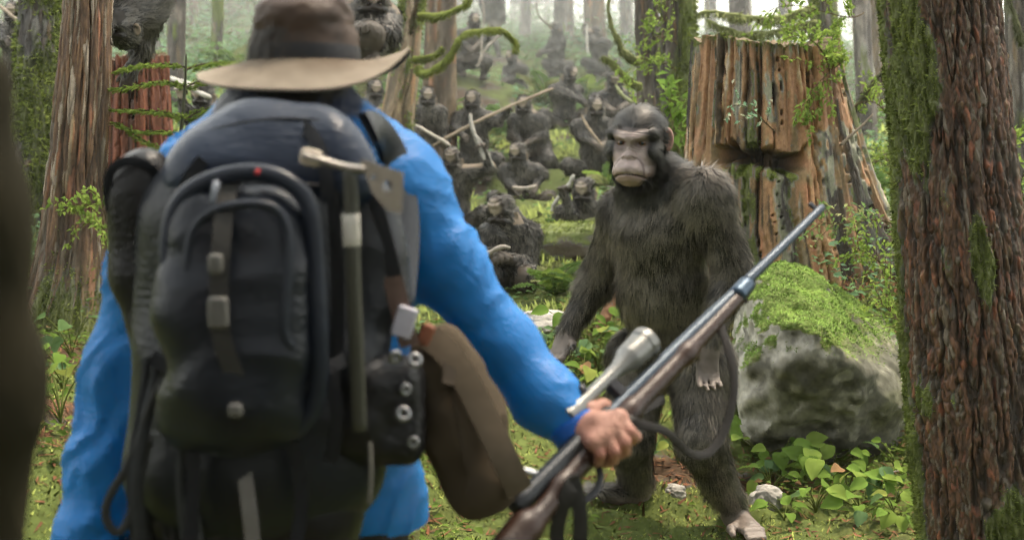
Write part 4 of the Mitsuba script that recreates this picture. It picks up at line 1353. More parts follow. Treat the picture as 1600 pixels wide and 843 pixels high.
crowd_ape('striding ape with one leg stretched far to the right', 818, 166, 17.2, 1.04, face=-8, seed=7, girth=1.08,
          px=dict(neck=(822, 180, .05), shL=(805, 188, .05), shR=(846, 190, .08), pelvis=(834, 228, .15), elL=(802, 212, 0), wrL=(814, 226, -.1), elR=(848, 212, 0), wrR=(826, 222, -.14), knR=(856, 250, -.05), anR=(876, 271, .1), knL=(812, 246, -.1)))
crowd_ape('ape crossing its arms over its chest, directly behind the standing ape\'s head', 931, 170, 16.0, 1.04, face=4, seed=8,
          px=dict(elL=(907, 212, 0), wrL=(926, 222, -.2), elR=(957, 208, 0), wrR=(942, 226, -.2)))
stick('thin tan stick across the chest of the arm-crossing ape', [(908, 180, 15.7), (922, 203, 15.7), (942, 228, 15.7)], .015, (.4, .33, .22))
crowd_ape('ape turned right with both arms stretched low in front', 889, 118, 20, 1.03, face=38, body=32, seed=9,
          px=dict(elL=(886, 148, -.15), wrL=(908, 158, -.2), elR=(898, 144, 0), wrR=(915, 160, -.12)))
crowd_ape('heavy broad-faced ape higher up behind the standing ape', 961, 130, 18.6, 1.2, face=2, seed=10, girth=1.2, pale=.45,
          px=dict(elL=(934, 160, 0), wrL=(950, 168, -.2), elR=(990, 160, 0), wrR=(974, 166, -.2)))
stick('mossy curved stick in front of the heavy ape', [(962, 132, 18.2), (970, 146, 18.2), (984, 157, 18.2), (1000, 163, 18.2)], .024, (.3, .28, .13))
crowd_ape('small grey ape crouching side-on in the bright ferns', 800, 90, 24, 1.0, face=-30, body=-45, seed=11,
          px=dict(pelvis=(806, 138, .1), neck=(805, 101, .05), elL=(788, 122, 0), wrL=(784, 128, -.1), elR=(812, 120, 0), wrR=(796, 124, -.1), knL=(790, 144, -.1), knR=(806, 150, -.1)))
crowd_ape('dark ape seen side-on in front of the pale hazy trunk, reaching left', 869, 46, 26, 1.0, face=-70, body=-60, seed=12,
          px=dict(neck=(871, 55, .03), pelvis=(868, 100, .1), shR=(876, 66, 0), elR=(872, 78, -.1), wrR=(850, 82, -.1), elL=(858, 74, .1), wrL=(846, 82, .1)))
crowd_ape('ape lifting both hands to its face on the crest', 932, 52, 26, 1.0, face=-60, body=-35, seed=13,
          px=dict(pelvis=(940, 104, .1), elL=(925, 66, -.1), wrL=(917, 55, -.15), elR=(930, 66, -.1), wrR=(918, 46, -.1)))
stick('upright pale stick held before the face of the ape on the crest', [(917, 38, 25.7), (917, 60, 25.7), (919, 86, 25.7)], .02, (.55, .54, .5))
crowd_ape('upright ape behind the arching mossy branch', 741, 34, 22, 1.05, face=12, seed=14,
          px=dict(pelvis=(730, 92, .1), elL=(716, 60, 0), wrL=(728, 70, -.1), elR=(752, 66, 0), wrR=(742, 74, -.15)))
crowd_ape('ape seen from behind at the top of the slope, head out of frame', 770, -12, 28, 1.0, face=150, body=165, seed=15, px=dict(pelvis=(774, 26, 0), elL=(758, 15, 0), elR=(784, 15, 0), wrL=(757, 28, 0), wrR=(786, 28, 0)))
crowd_ape('ape folding its arms beside the tan trunk, under the hat brim', 586, 142, 15.6, 1.0, face=14, seed=16,
          px=dict(elL=(564, 172, 0), wrL=(578, 172, -.16), elR=(602, 168, 0), wrR=(592, 172, -.16), pelvis=(580, 205, .12)))
crowd_ape('grey ape half hidden left of the hat brim', 318, 150, 12.5, 1.02, face=-30, body=-40, seed=17, px=dict(pelvis=(312, 235, .1), elL=(292, 178, -.1), wrL=(284, 152, -.2)))
stick('whitened stick carried by the grey ape left of the hat', [(256, 118, 12.1), (284, 132, 12.1), (330, 153, 12.1)], .022, (.6, .56, .5))
crowd_ape('ape with a spear at the far left edge of the frame', 21, 22, 15, 1.0, face=4, seed=18, px=dict(elL=(2, 55, 0), elR=(38, 55, 0), wrL=(10, 62, -.15), wrR=(30, 50, -.15)))
stick('thin spear held by the ape at the far left edge', [(-20, -4, 14.8), (10, 18, 14.75), (38, 42, 14.75)], .018, (.34, .27, .2), name='spear')

# the ape on its perch above the brim, and the crooked snag it sits on (hidden behind the hat)
crowd_ape('big ape perched above the hat brim, arms folded over its knee', 582, 2, 9.4, 1.12, face=10, seed=19, plant=False, group='apes up in the trees', girth=1.1,
          px=dict(neck=(573, 16, .05), chest=(562, 38, .1), belly=(558, 58, .12), pelvis=(556, 76, .15), shL=(540, 26, .05), shR=(602, 28, .08), elL=(540, 62, -.1), elR=(606, 56, -.1), wrL=(570, 46, -.25), wrR=(580, 44, -.27),
                  hipL=(546, 78, .1), hipR=(566, 78, .1), knL=(548, 64, -.22), knR=(577, 62, -.26), anL=(552, 96, -.12), anR=(578, 92, -.2)))
P = [at(612, 99, 9.5), at(575, 101, 9.5), at(520, 104, 9.55), at(470, 128, 9.6), at(455, 260, 9.7), gpt(at(450, 400, 9.8)[0], 9.8, -.2)]
m = tube(P, [.03, .06, .08, .1, .13, .18], 14, 60)
v = np.array(m.vertices)
v = v + vnormals(v, m.faces) * ((fbm(v * 9, 3, 2) - .5) * .05)[:, None]
single('snag', pn(v, np.array(m.faces), vnormals(v, m.faces), mixc([.05, .04, .025], [.13, .14, .03], fbm(v * 6, 3, 7)), 'm_bark'), 'crooked mossy dead snag behind the hat with an ape on it', 'dead tree')
# the ape that climbs head first down the reddish trunk
crowd_ape('ape climbing head first down beside the reddish trunk, upper left', 190, 42, 7.05, .86, face=-30, nod=-.18, body=-20, seed=20, plant=False, group='apes up in the trees',
          px=dict(neck=(208, 24, .12), chest=(226, -2, .2), belly=(240, -34, .22), pelvis=(246, -66, .22), shL=(186, 2, .05), shR=(232, 24, .22), elL=(172, 30, -.05), wrL=(158, 56, -.28), elR=(222, 78, .2), wrR=(206, 112, .12),
                  hipL=(225, -72, .15), hipR=(260, -70, .25), knL=(200, -92, .0), knR=(250, -110, .1), anL=(165, -110, -.15), anR=(205, -140, -.1)))
# ------------------------------------------------------------------ the man with the pack, seen from behind
NAVY, BLACK, GREY = (.02, .028, .048), (.011, .012, .015), (.05, .052, .058)


def folds(v, n, amp, scale, seed, aniso=(1, 1, 1)):
    a = fbm(v * scale * V(*aniso), 3, seed)
    b = 1 - np.abs(2 * fbm(v * scale * .8 * V(*aniso) + 9, 2, seed + 1) - 1)
    return v + n * ((a - .5) * amp + (b - .75) * amp * 1.1)[:, None]


man = thing('person', 'man seen from behind in a bright blue jacket and brown wide-brimmed hat', 'person')
# body: head, neck and the right hand and forearm, one surface
wr = at(908, 672, 2.33)
hx = [(-.62, .02, .009), (.02, .24, .0034), (.24, .3, .009)]
F = Field([(-.62, .03, .009), (.03, .26, .0034)], [(2.15, 2.56, .0045)], [(.95, 1.06, .009), (1.06, 1.24, .0034), (1.24, 1.95, .009)])
hd = at(468, 92, 2.40)
F.ell(hd + V(0, -.01, .01), (.078, .098, .105), k=.03)
F.ell(hd + V(0, .05, -.06), (.06, .06, .065), k=.03)
F.cone(hd + V(0, -.01, -.06), hd + V(0, -.02, -.2), .062, .068, .03)
for a in (-1, 1):
    F.ell(hd + V(a * .082, .005, -.02), (.010, .018, .032), k=.01)
F.cone(hd + V(0, -.02, -.2), at(430, 420, 2.42), .08, .15, .08)
F.cone(hd + V(0, -.02, -.2), at(610, 300, 2.41), .07, .05, .05)
F.chain([at(606, 312, 2.41), at(690, 415, 2.418), at(784, 542, 2.41), at(850, 622, 2.37), wr], (.04, .038, .034, .03, .026), .03)
# the hand closes on the rifle from above: knuckles towards us and to the right
gdir = norm(at(1140, 475, 2.62) - at(800, 800, 2.12))              # along the rifle, towards the muzzle
kn = [at(968, 652, 2.28), at(962, 668, 2.265), at(948, 682, 2.255), at(930, 692, 2.25)]
F.cone(wr, at(938, 664, 2.285), .026, .022, .02)
for q in kn:
    F.cone(wr + (q - wr) * .25, q, .021, .0135, .014)
F.cone(kn[0], kn[3], .012, .012, .012)
fing = [[kn[0], at(984, 674, 2.262), at(993, 682, 2.275), at(985, 690, 2.30)],
        [kn[1], at(976, 690, 2.252), at(977, 704, 2.268), at(965, 712, 2.292)],
        [kn[2], at(960, 704, 2.245), at(958, 718, 2.262), at(946, 724, 2.288)],
        [kn[3], at(938, 708, 2.242), at(936, 720, 2.258), at(926, 724, 2.28)]]
for i, P in enumerate(fing):
    F.chain(P, np.array([.0118, .0108, .0098, .0082]) * (1, 1, .97, .88)[i], .0022)
F.chain([wr + V(.004, .012, .012), at(922, 640, 2.335), at(942, 634, 2.352), at(960, 640, 2.362)], (.015, .0135, .012, .009), .008)
v, f, n = F.surface()
hairm = sstep(.0, .02, v[:, 2] - (hd[2] - .115)) * sstep(.055, .03, v[:, 1] - hd[1]) * (np.abs(v[:, 0] - hd[0]) < .0795)
c = mixc([.36, .17, .12], [.5, .27, .2], fbm(v * 40, 3, 2))
hk = np.minimum.reduce([np.linalg.norm(v - q, axis=1) for q in kn + [p[1] for p in fing]])
c = mixc(c, np.broadcast_to([.46, .17, .13], c.shape), sstep(.016, .008, hk) * .5)
c = mixc(c, np.broadcast_to([.02, .016, .013], c.shape), hairm)
part('body', pn(v, f, n, c, 'm_skin'), man)
# hair below the hat
rg = np.random.default_rng(5)
P, N, k = on_surface(v, f, n, 5000, rng, hairm)
m = ribbons(P, N, norm(V(0, -.1, -1) + .25 * N + rg.normal(size=P.shape) * .15), .04, .003, (.012, .01, .008), (.04, .03, .022))
part('hair', pn(*m[:3], m[3], 'm_fur'), man, kind='stuff')

# jacket
F = Field((-.82, .28, .0085), (2.15, 2.70, .0085), (.86, 1.76, .0085))
nk = at(455, 178, 2.41)
F.cone(nk, at(455, 150, 2.40), .085, .078, .03)                       # collar
F.cone(at(440, 330, 2.44), at(430, 600, 2.46), .17, .155, .1)
F.cone(at(540, 330, 2.43), at(525, 610, 2.45), .135, .125, .1)
F.cone(at(340, 330, 2.43), at(345, 610, 2.45), .135, .125, .1)
F.cone(at(350, 620, 2.44), at(340, 800, 2.43), .135, .15, .08)
F.cone(at(515, 620, 2.44), at(535, 795, 2.43), .135, .15, .08)
F.cone(nk, at(612, 288, 2.41), .078, .078, .06)
F.cone(nk, at(305, 330, 2.44), .078, .058, .05)
F.chain([at(612, 284, 2.41), at(634, 318, 2.41), at(694, 412, 2.415), at(786, 542, 2.41), at(850, 620, 2.37), at(897, 668, 2.335)], (.072, .070, .060, .054, .050, .042), .04)
F.chain([at(290, 345, 2.44), at(234, 430, 2.42), at(194, 580, 2.42), at(164, 720, 2.39), at(138, 850, 2.34), at(120, 930, 2.28)], (.074, .068, .062, .058, .052, .046), .04)
F.cone(at(899, 671, 2.334), at(913, 690, 2.327), .034, .034, .004, cut=True)
for a, b, c_ in ((835, 575, .05), (770, 478, .06), (690, 372, .07)):          # creases that cross the sleeve
    pass
v, f, n = F.surface()
ax_ = norm(at(870, 630, 2.37) - at(640, 312, 2.41))
t = v @ ax_
w = fbm(v * V(5, 5, 5), 3, 40)
v = folds(v, n, .009, 7, 41, (1, .7, 1.3))
n = vnormals(v, f)
ph = t * 44 + 6 * w + 9 * fbm(v * 7, 2, 44)
cre = (1 - np.abs(np.sin(ph)))**2.2 * sstep(.40, .58, fbm(v * 5.0, 2, 43)) + .5 * (1 - np.abs(np.sin(ph * 1.9 + 2)))**2 * sstep(.42, .6, fbm(v * 7 + 3, 2, 47))
arm = sstep(.0, .06, v[:, 0] - at(660, 400, 2.4)[0]) + sstep(.0, -.06, v[:, 0] - at(225, 500, 2.4)[0])
v = v + n * (cre * (.0105 + .008 * sstep(-.05, .15, v[:, 0] * sstep(-.3, 0, v[:, 0]))) * np.clip(arm, .5, 1))[:, None]
hem = v[:, 2] - (at(600, 808, 2.4)[2] + .012 * np.sin(v[:, 0] * 14))
keep = ~((hem < 0) & (v[:, 0] < .08) & (v[:, 0] > -.66))[f].all(1)
f = f[keep]
n = vnormals(v, f)
c = mixc([.005, .15, .46], [.008, .185, .54], fbm(v * 5, 3, 45))
c = c * (.85 + .3 * fbm(v * 30, 2, 46))[:, None]
c = mixc(c, np.broadcast_to([.012, .02, .045], c.shape), sstep(-.02, .0, v[:, 2] - nk[2]) * sstep(.135, .12, np.abs(v[:, 0] - nk[0])))
part('jacket', pn(v, f, n, c, 'm_jacket'), man)
sl = tube([at(892, 660, 2.338), at(906, 681, 2.330)], [.045, .043], 28, 6)
part('shoulder_seam', pm(tube([at(585, 205, 2.335), at(612, 250, 2.325), at(628, 320, 2.33), at(640, 400, 2.35)], [.0035] * 4, 6, 30), 'm_jacket', (.004, .075, .25)), man)
part('cuff', pm(sl, 'm_jacket', (.010, .11, .48)), man)
# trousers
F = Field((-.75, .1, .014), (2.2, 2.68, .014), (-.05, 1.16, .014))
pv = at(430, 810, 2.44)
F.cone(pv + V(-.07, 0, .03), pv + V(.07, 0, .03), .15, .15, .05)
F.cone(pv + V(-.1, 0, 0), pv + V(-.14, 0, -.5), .125, .085, .05)
F.cone(pv + V(.1, 0, 0), pv + V(.14, 0, -.5), .125, .085, .05)
F.cone(pv + V(-.14, 0, -.5), V(pv[0] - .15, 2.46, .0), .085, .07, .03)
F.cone(pv + V(.14, 0, -.5), V(pv[0] + .15, 2.46, .0), .085, .07, .03)
v, f, n = F.surface()
v = folds(v, n, .02, 8, 50)
part('trousers', pn(v, f, vnormals(v, f), np.broadcast_to([.035, .036, .034], v.shape) * (.7 + .6 * fbm(v * 20, 2, 51))[:, None], 'm_canvas'), man)

# hat
hc = at(476, 99, 2.39)
nu = 120
th = np.arange(nu) * 2 * np.pi / nu
prof = [(.0945, -.004), (.094, .02), (.092, .045), (.089, .07), (.084, .09), (.075, .105), (.06, .115), (.04, .118), (.02, .1165), (.001, .116)]
pr = resample(np.array([(a, 0, b) for a, b in prof]), 34)
r_, z_ = pr[:, 0], pr[:, 2]
v = np.stack([r_[:, None] * np.cos(th) * .98, r_[:, None] * np.sin(th) * 1.12, z_[:, None] + 0 * th], -1).reshape(-1, 3)
v = v + hc
i, j = np.meshgrid(np.arange(len(r_) - 1), np.arange(nu), indexing='ij')
k = (j + 1) % nu
q = np.stack([i * nu + j, i * nu + k, (i + 1) * nu + k, (i + 1) * nu + j], -1).reshape(-1, 4)
f = np.vstack([q[:, [0, 1, 2]], q[:, [0, 2, 3]]])
n = vnormals(v, f)
zz = v[:, 2] - hc[2]
v = v + n * ((fbm(v * V(14, 14, 26), 3, 60) - .5) * .03 * sstep(.02, .06, zz))[:, None]
v[:, 2] += .012 * (v[:, 0] - hc[0]) / .09 * sstep(.06, .11, zz) * 0
n = vnormals(v, f)
c = mixc([.024, .0135, .008], [.07, .042, .027], np.clip(fbm(v * 22, 3, 61) * 1.4 - .2, 0, 1))
c = mixc(c, np.broadcast_to([.13, .11, .10], c.shape), sstep(.09, .115, zz) * .5)  # wet sheen on the crown top painted into the colour
part('hat', pn(v, f, n, c, 'm_leather'), man, label='wet dark brown crown of the wide-brimmed hat')
hatk = man + '__hat'
bd = np.stack([np.cos(th) * .0955 * .98, np.sin(th) * .0955 * 1.12, 0 * th], 1)
band = np.vstack([hc + bd + V(0, 0, .001), hc + bd * 1.012 + V(0, 0, .002), hc + bd * 1.0 + V(0, 0, .026), hc + bd * .97 + V(0, 0, .027)])
i, j = np.meshgrid(np.arange(3), np.arange(nu), indexing='ij')
k = (j + 1) % nu
q = np.stack([i * nu + j, i * nu + k, (i + 1) * nu + k, (i + 1) * nu + j], -1).reshape(-1, 4)
part('hat__band', pm((band, q), 'm_leather', (.02, .02, .023)), man)
nr = 16
t = np.linspace(0, 1, nr)
TH, TT = np.meshgrid(th, t)
co, si = np.cos(TH), np.sin(TH)
R1x, R1y = .178, .182
rx = .091 + (R1x - .091) * TT
ry = .104 + (R1y - .104) * TT
zz = TT**1.2 * (.012 * np.maximum(co, 0)**3 - .016 * np.maximum(-co, 0)**1.5 - .058 * np.maximum(-si, 0)**1.5 - .02 * np.maximum(si, 0)) + .004 * TT * np.sin(3 * TH + .6) + .010 * np.maximum(co, 0)**8 * TT**3
top = np.stack([rx * co, ry * si, zz + .003], -1).reshape(-1, 3)
bot = np.stack([rx * co, ry * si, zz - .0015], -1).reshape(-1, 3)[:, :]
i, j = np.meshgrid(np.arange(nr - 1), np.arange(nu), indexing='ij')
k = (j + 1) % nu
q = np.stack([i * nu + j, i * nu + k, (i + 1) * nu + k, (i + 1) * nu + j], -1).reshape(-1, 4)
nn_ = nr * nu
e = (nr - 1) * nu
j = np.arange(nu)
k = (j + 1) % nu
q = np.vstack([q[:, ::-1], q + nn_, np.stack([e + j, e + k, nn_ + e + k, nn_ + e + j], 1)])
v = np.vstack([top, bot]) + hc
tt = np.r_[TT.ravel(), TT.ravel()]
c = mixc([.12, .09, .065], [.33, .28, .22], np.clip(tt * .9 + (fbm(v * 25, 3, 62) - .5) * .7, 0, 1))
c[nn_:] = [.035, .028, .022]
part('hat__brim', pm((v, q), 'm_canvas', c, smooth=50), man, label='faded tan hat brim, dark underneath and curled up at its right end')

# ------------------------------------------------------------------ the backpack
pk = thing('backpack', 'big rain-wet black backpack with many pockets on the man\'s back', 'backpack')


def soft(name, build, lohi, h, amp, scale, seed, ca, cb, bsdf='m_nylon', parent=None, aniso=(1, 1, 1), label=None):
    lo, hi = lohi
    F = Field(*[(a, b, h) for a, b in zip(lo, hi)])
    build(F)
    v, f, n = F.surface()
    v = relax(v, f, 1)
    n = vnormals(v, f)
    v = folds(v, n, amp, scale, seed, aniso)
    n = vnormals(v, f)
    c = mixc(ca, cb, np.clip(fbm(v * 9, 3, seed + 3) * 1.6 - .3, 0, 1))
    return part(name, pn(v, f, n, c, bsdf), parent or pk, label=label)


B = lambda px, py, Y: at(px, py, Y)


def _main(F):
    F.cone(B(400, 345, 2.19), B(400, 700, 2.18), .135, .15, .05)
    F.cone(B(312, 350, 2.2), B(305, 720, 2.19), .09, .10, .08)
    F.cone(B(500, 345, 2.2), B(510, 690, 2.19), .085, .09, .08)
    F.cone(B(300, 740, 2.18), B(520, 735, 2.18), .085, .08, .06)


soft('main_compartment', _main, ((-.8, 1.98, .92), (.02, 2.42, 1.66)), .009, .020, 4.5, 200, (.006, .008, .011), (.011, .014, .021))


def _front(F):
    F.cone(B(330, 370, 2.02), B(350, 600, 2.0), .068, .078, .04)
    F.cone(B(420, 365, 2.02), B(400, 610, 2.0), .068, .075, .04)
    F.cone(B(315, 480, 2.01), B(430, 490, 2.01), .072, .07, .04)
    F.cone(B(300, 650, 2.02), B(430, 640, 2.02), .05, .05, .04)


soft('front_pocket', _front, ((-.72, 1.88, .98), (-.18, 2.16, 1.6)), .0065, .024, 6, 210, (.006, .008, .013), (.015, .019, .029), aniso=(.7, 1, 1.5))


def _lid(F):
    F.cone(B(350, 254, 2.16), B(515, 246, 2.16), .066, .066, .05)
    F.cone(B(330, 268, 2.15), B(420, 226, 2.17), .054, .056, .05)
    F.cone(B(400, 222, 2.18), B(495, 216, 2.18), .05, .05, .05)
    F.cone(B(310, 285, 2.14), B(540, 280, 2.14), .045, .045, .04)


soft('lid', _lid, ((-.64, 1.98, 1.44), (-.12, 2.32, 1.78)), .007, .018, 6, 220, (.007, .013, .030), (.015, .026, .052))


def _left(F):
    F.cone(B(205, 300, 2.2), B(218, 430, 2.2), .036, .04, .03)
    F.cone(B(228, 275, 2.2), B(240, 420, 2.2), .04, .045, .03)
    F.cone(B(222, 430, 2.2), B(262, 600, 2.18), .038, .045, .03)


soft('side_pocket', _left, ((-.72, 2.05, 1.1), (-.46, 2.34, 1.66)), .0075, .014, 7, 230, (.007, .007, .008), (.013, .012, .013))


def _right(F):
    F.cone(B(585, 330, 2.17), B(598, 470, 2.16), .04, .042, .03)
    F.cone(B(562, 300, 2.17), B(565, 560, 2.15), .042, .042, .03)
    F.cone(B(545, 560, 2.12), B(560, 680, 2.12), .045, .04, .03)


soft('side_pocket', _right, ((-.36, 1.98, 1.02), (-.08, 2.3, 1.64)), .0075, .014, 7, 240, (.008, .009, .012), (.02, .024, .03))


def _bottom(F):
    F.cone(B(300, 800, 2.16), B(500, 800, 2.16), .075, .07, .05)


soft('base', _bottom, ((-.7, 1.98, .85), (-.12, 2.34, 1.12)), .009, .02, 8, 250, (.008, .008, .009), (.015, .014, .014))
# arched zip piping round the front pocket
arch = [B(262, 520, 1.985), B(262, 400, 1.985), B(285, 310, 1.99), B(350, 275, 1.985), B(420, 272, 1.985), B(470, 300, 1.985), B(492, 380, 1.985), B(500, 560, 1.985), B(482, 650, 2.0), B(420, 690, 2.0), B(330, 695, 2.0), B(285, 640, 2.0)]
part('zip_piping', pm(tube(arch, [.0135] * len(arch), 10, 90), 'm_nylon', (.016, .021, .034)), pk)
part('zip_piping', pm(tube([B(295, 520, 1.95), B(292, 420, 1.95), B(312, 345, 1.952), B(370, 320, 1.945), B(430, 326, 1.952), B(452, 400, 1.95), B(458, 540, 1.95)], [.007] * 7, 8, 60), 'm_nylon', (.02, .025, .036)), pk)
part('daisy_chain', pm(strap([B(372, 268, 2.02), B(356, 300, 1.97), B(346, 380, 1.925), B(342, 460, 1.915), B(350, 540, 1.915), B(372, 600, 1.93), B(376, 640, 1.94)], (0, -1, 0), .026, .004, 40), 'm_canvas', (.05, .048, .045)), pk)
for px, py, w, h_ in ((341, 488, .014, .022), (337, 412, .010, .014), (368, 640, .010, .010)):
    part('buckle', pm(rbox(B(px, py, 1.905), (w, .009, h_), r=.006), 'm_nylon', (.13, .125, .115)), pk)
part('zip_pull', pm(tube([B(338, 286, 1.965), B(335, 300, 1.955), B(332, 318, 1.955)], [.006, .005, .004], 6, 8), 'm_nylon', (.22, .24, .28)), pk)
part('zip_pull', pm(tube([B(404, 266, 1.975), B(401, 271, 1.97)], [.004, .0035], 6, 4), 'm_nylon', (.5, .03, .03)), pk)
part('haul_loop', pm(strap([B(172, 330, 2.17), B(168, 285, 2.16), B(182, 258, 2.15), B(212, 252, 2.15), B(240, 268, 2.16), B(256, 300, 2.18)], (0, -1, .2), .014, .005, 30), 'm_canvas', (.012, .013, .015)), pk)
for P in ([B(246, 480, 2.07), B(262, 540, 2.03), B(292, 640, 2.02)], [B(520, 300, 2.05), B(528, 450, 2.06), B(522, 600, 2.06)], [B(505, 560, 2.04), B(520, 600, 2.02), B(515, 720, 2.04)], [B(560, 225, 2.14), B(610, 400, 2.12), B(628, 470, 2.12)],
          [B(470, 195, 2.12), B(505, 250, 2.06), B(512, 310, 2.05)], [B(318, 250, 2.06), B(286, 300, 2.06), B(274, 380, 2.05)], [B(238, 560, 2.05), B(300, 585, 2.0), B(330, 590, 1.93)], [B(440, 600, 1.95), B(490, 585, 2.0), B(540, 560, 2.05)],
          [B(300, 690, 2.0), B(302, 760, 2.0), B(296, 850, 2.0)], [B(455, 690, 2.0), B(470, 750, 2.02), B(462, 850, 2.02)]):
    part('strap', pm(strap(P, (0, -1, 0), .02, .004), 'm_canvas', (.02, .021, .024)), pk)
part('strap', pm(strap([B(382, 738, 2.03), B(388, 780, 2.02), B(395, 845, 2.02)], (0, -1, 0), .022, .004), 'm_canvas', (.2, .19, .18)), pk, label='pale webbing strap hanging from the bottom of the pack')
part('strap_keeper', pm(rbox(B(632, 503, 2.1), (.0155, .006, .024), basis(V(.94, 0, -.3), V(0, 1, 0)), .005), 'm_nylon', (.5, .48, .56)), pk, label='pale lilac plastic strap keeper')
part('strap', pm(strap([B(612, 430, 2.12), B(625, 480, 2.11), B(640, 540, 2.1)], (0, -1, 0), .03, .004), 'm_canvas', (.12, .08, .065)), pk)
part('shoulder_strap', pm(strap([B(575, 200, 2.22), B(600, 215, 2.30), B(615, 245, 2.33), B(628, 300, 2.32), B(632, 380, 2.28), B(625, 460, 2.22)], (.6, -.8, .2), .05, .012, 40), 'm_nylon', (.015, .017, .022)), pk)
part('cord', pm(tube([B(578, 690, 2.03), B(580, 740, 2.02), B(577, 785, 2.02)], [.0035] * 3, 6, 12), 'm_canvas', (.16, .15, .13)), pk)

for P in ([B(300, 215, 2.115), B(360, 196, 2.112), B(440, 186, 2.115), B(520, 192, 2.118)], [B(268, 300, 2.09), B(330, 290, 2.075), B(430, 286, 2.07), B(520, 292, 2.085)]):
    part('seam', pm(tube(P, [.003] * 4, 6, 30), 'm_nylon', (.006, .008, .012)), pk)
# ice axe strapped to the pack
ax = thing('ice_axe', 'ice axe with grey metal head strapped upright on the right of the pack', 'ice axe')
pickm = tube([B(474, 243, 2.0), B(500, 250, 2.0), B(540, 261, 2.0), B(572, 264, 2.0)], [.013, .012, .0115, .012], 12, 20, squash=.55)
part('pick', pm(pickm, 'm_steel', (.33, .3, .27)), ax)
part('pick_guard', pm(rbox(B(486, 246, 2.0), (.016, .009, .0125), basis(V(1, 0, -.2), V(0, 1, 0)), .008), 'm_nylon', (.5, .42, .33)), ax)
from shapely.geometry import Polygon, Point
pol = Polygon([(566, 252), (627, 272), (624, 330), (606, 326), (584, 300)]).buffer(3).difference(Point(604, 291).buffer(8.5)).difference(Point(583, 277).buffer(4.5))
adz = trimesh.creation.extrude_polygon(pol, .007, engine='earcut')
q = np.array(adz.vertices)
A0 = B(566, 252, 1.995)
k_ = 1.995 / FPX
adz.vertices = A0 + np.c_[(q[:, 0] - 566) * k_, q[:, 2], -(q[:, 1] - 252) * k_]
part('adze', pm(adz, 'm_steel', (.36, .31, .26), smooth=False), ax)
part('shaft', pm(tube([B(546, 262, 2.0), B(548, 300, 2.0), B(552, 430, 2.0), B(558, 570, 2.005), B(562, 672, 2.01)], [.0105, .0105, .0112, .0112, .0105], 14, 30), 'm_nylon', (.055, .055, .042)), ax)
part('grip_band', pm(tube([B(548, 334, 2.0), B(550, 384, 2.0)], [.0128, .0128], 14, 4), 'm_canvas', (.55, .52, .47)), ax)

# rope coil hanging at the left
rp = thing('rope', 'coiled dark rope hanging down the left side of the pack', 'rope')
rg = np.random.default_rng(12)
for i in range(11):
    x0, x1 = 232 + 9 * i + rg.uniform(-6, 6), 196 + 12 * i + rg.uniform(-14, 14)
    Yy = 2.07 + rg.uniform(-.035, .035)
    P = [B(x0, 575 + rg.uniform(-25, 25), Yy + .02), B(x0 - 12, 650, Yy), B((x0 + x1) / 2 - 14, 740, Yy - .01), B(x1, 830, Yy), B(x1 + 6, 900, Yy + .01)]
    part('strand', pm(tube(P, [.0065] * 5, 7, 30), 'm_canvas', np.array([.03, .032, .034]) * rg.uniform(.6, 1.8)), rp)
part('strand', pm(tube([B(255, 590, 2.05), B(225, 660, 2.04), B(192, 740, 2.04), B(168, 815, 2.04), B(180, 830, 2.04), B(205, 800, 2.04), B(232, 700, 2.04)], [.0065] * 7, 7, 50), 'm_canvas', (.045, .046, .045)), rp)

# black hip bag with bright fittings
hb = thing('hip_bag', 'small black gear bag with shiny metal fittings hanging at the right hip', 'bag')


def _hip(F):
    F.box(B(612, 640, 2.12), (.05, .045, .082), rad=.03, k=.02)
    F.box(B(565, 640, 2.11), (.04, .04, .07), rad=.025, k=.03)


soft('bag', _hip, ((-.34, 2.0, 1.04), (-.06, 2.24, 1.34)), .006, .012, 14, 260, (.007, .007, .008), (.018, .018, .02), parent=hb)
for px, py, r in ((617, 557, .0095), (648, 562, .010), (634, 608, .008), (630, 646, .0105), (646, 690, .008)):
    b = B(px, py, 2.062)
    m = trimesh.creation.torus(r * .8, r * .42, 18, 10)
    m.apply_transform(trimesh.transformations.rotation_matrix(math.pi / 2 + .4 * (px % 3 - 1), [1, .3 * (py % 3), 0]))
    m.apply_translation(b)
    part('ring', pm(m, 'm_metal', (.28, .28, .29)), hb)
part('trim', pm(rbox(B(666, 522, 2.12), (.010, .008, .017), basis(V(.9, 0, -.4), V(0, 1, 0)), .006), 'm_leather', (.25, .09, .05)), hb, label='orange-brown leather tab at the top of the bag')

# brown canvas bag slung behind the arm
cb = thing('canvas_bag', 'worn brown canvas bag slung diagonally at the man\'s right hip', 'bag')


def _cb(F):
    F.chain([B(690, 560, 2.2), B(735, 660, 2.18), B(765, 755, 2.15)], (.048, .054, .048), .03)
    F.chain([B(690, 590, 2.2), B(712, 690, 2.18), B(735, 765, 2.16)], (.035, .044, .038), .03)


soft('bag', _cb, ((-.22, 2.06, 1.02), (.06, 2.3, 1.38)), .0065, .02, 10, 270, (.045, .034, .022), (.12, .092, .062), 'm_canvas', parent=cb)
part('flap', pm(strap([B(672, 528, 2.16), B(706, 560, 2.135), B(752, 640, 2.115), B(800, 740, 2.105), B(812, 768, 2.12)], (.3, -1, .1), .042, .006, 40), 'm_canvas', (.105, .082, .058)), cb)
part('seam', pm(tube([B(690, 545, 2.148), B(712, 640, 2.118), B(728, 735, 2.112), B(738, 790, 2.13)], [.0028] * 4, 6, 30), 'm_canvas', (.05, .038, .025)), cb)
part('strap', pm(strap([B(655, 515, 2.17), B(690, 540, 2.15), B(700, 600, 2.11)], (.2, -1, 0), .02, .004), 'm_canvas', (.05, .04, .03)), cb)

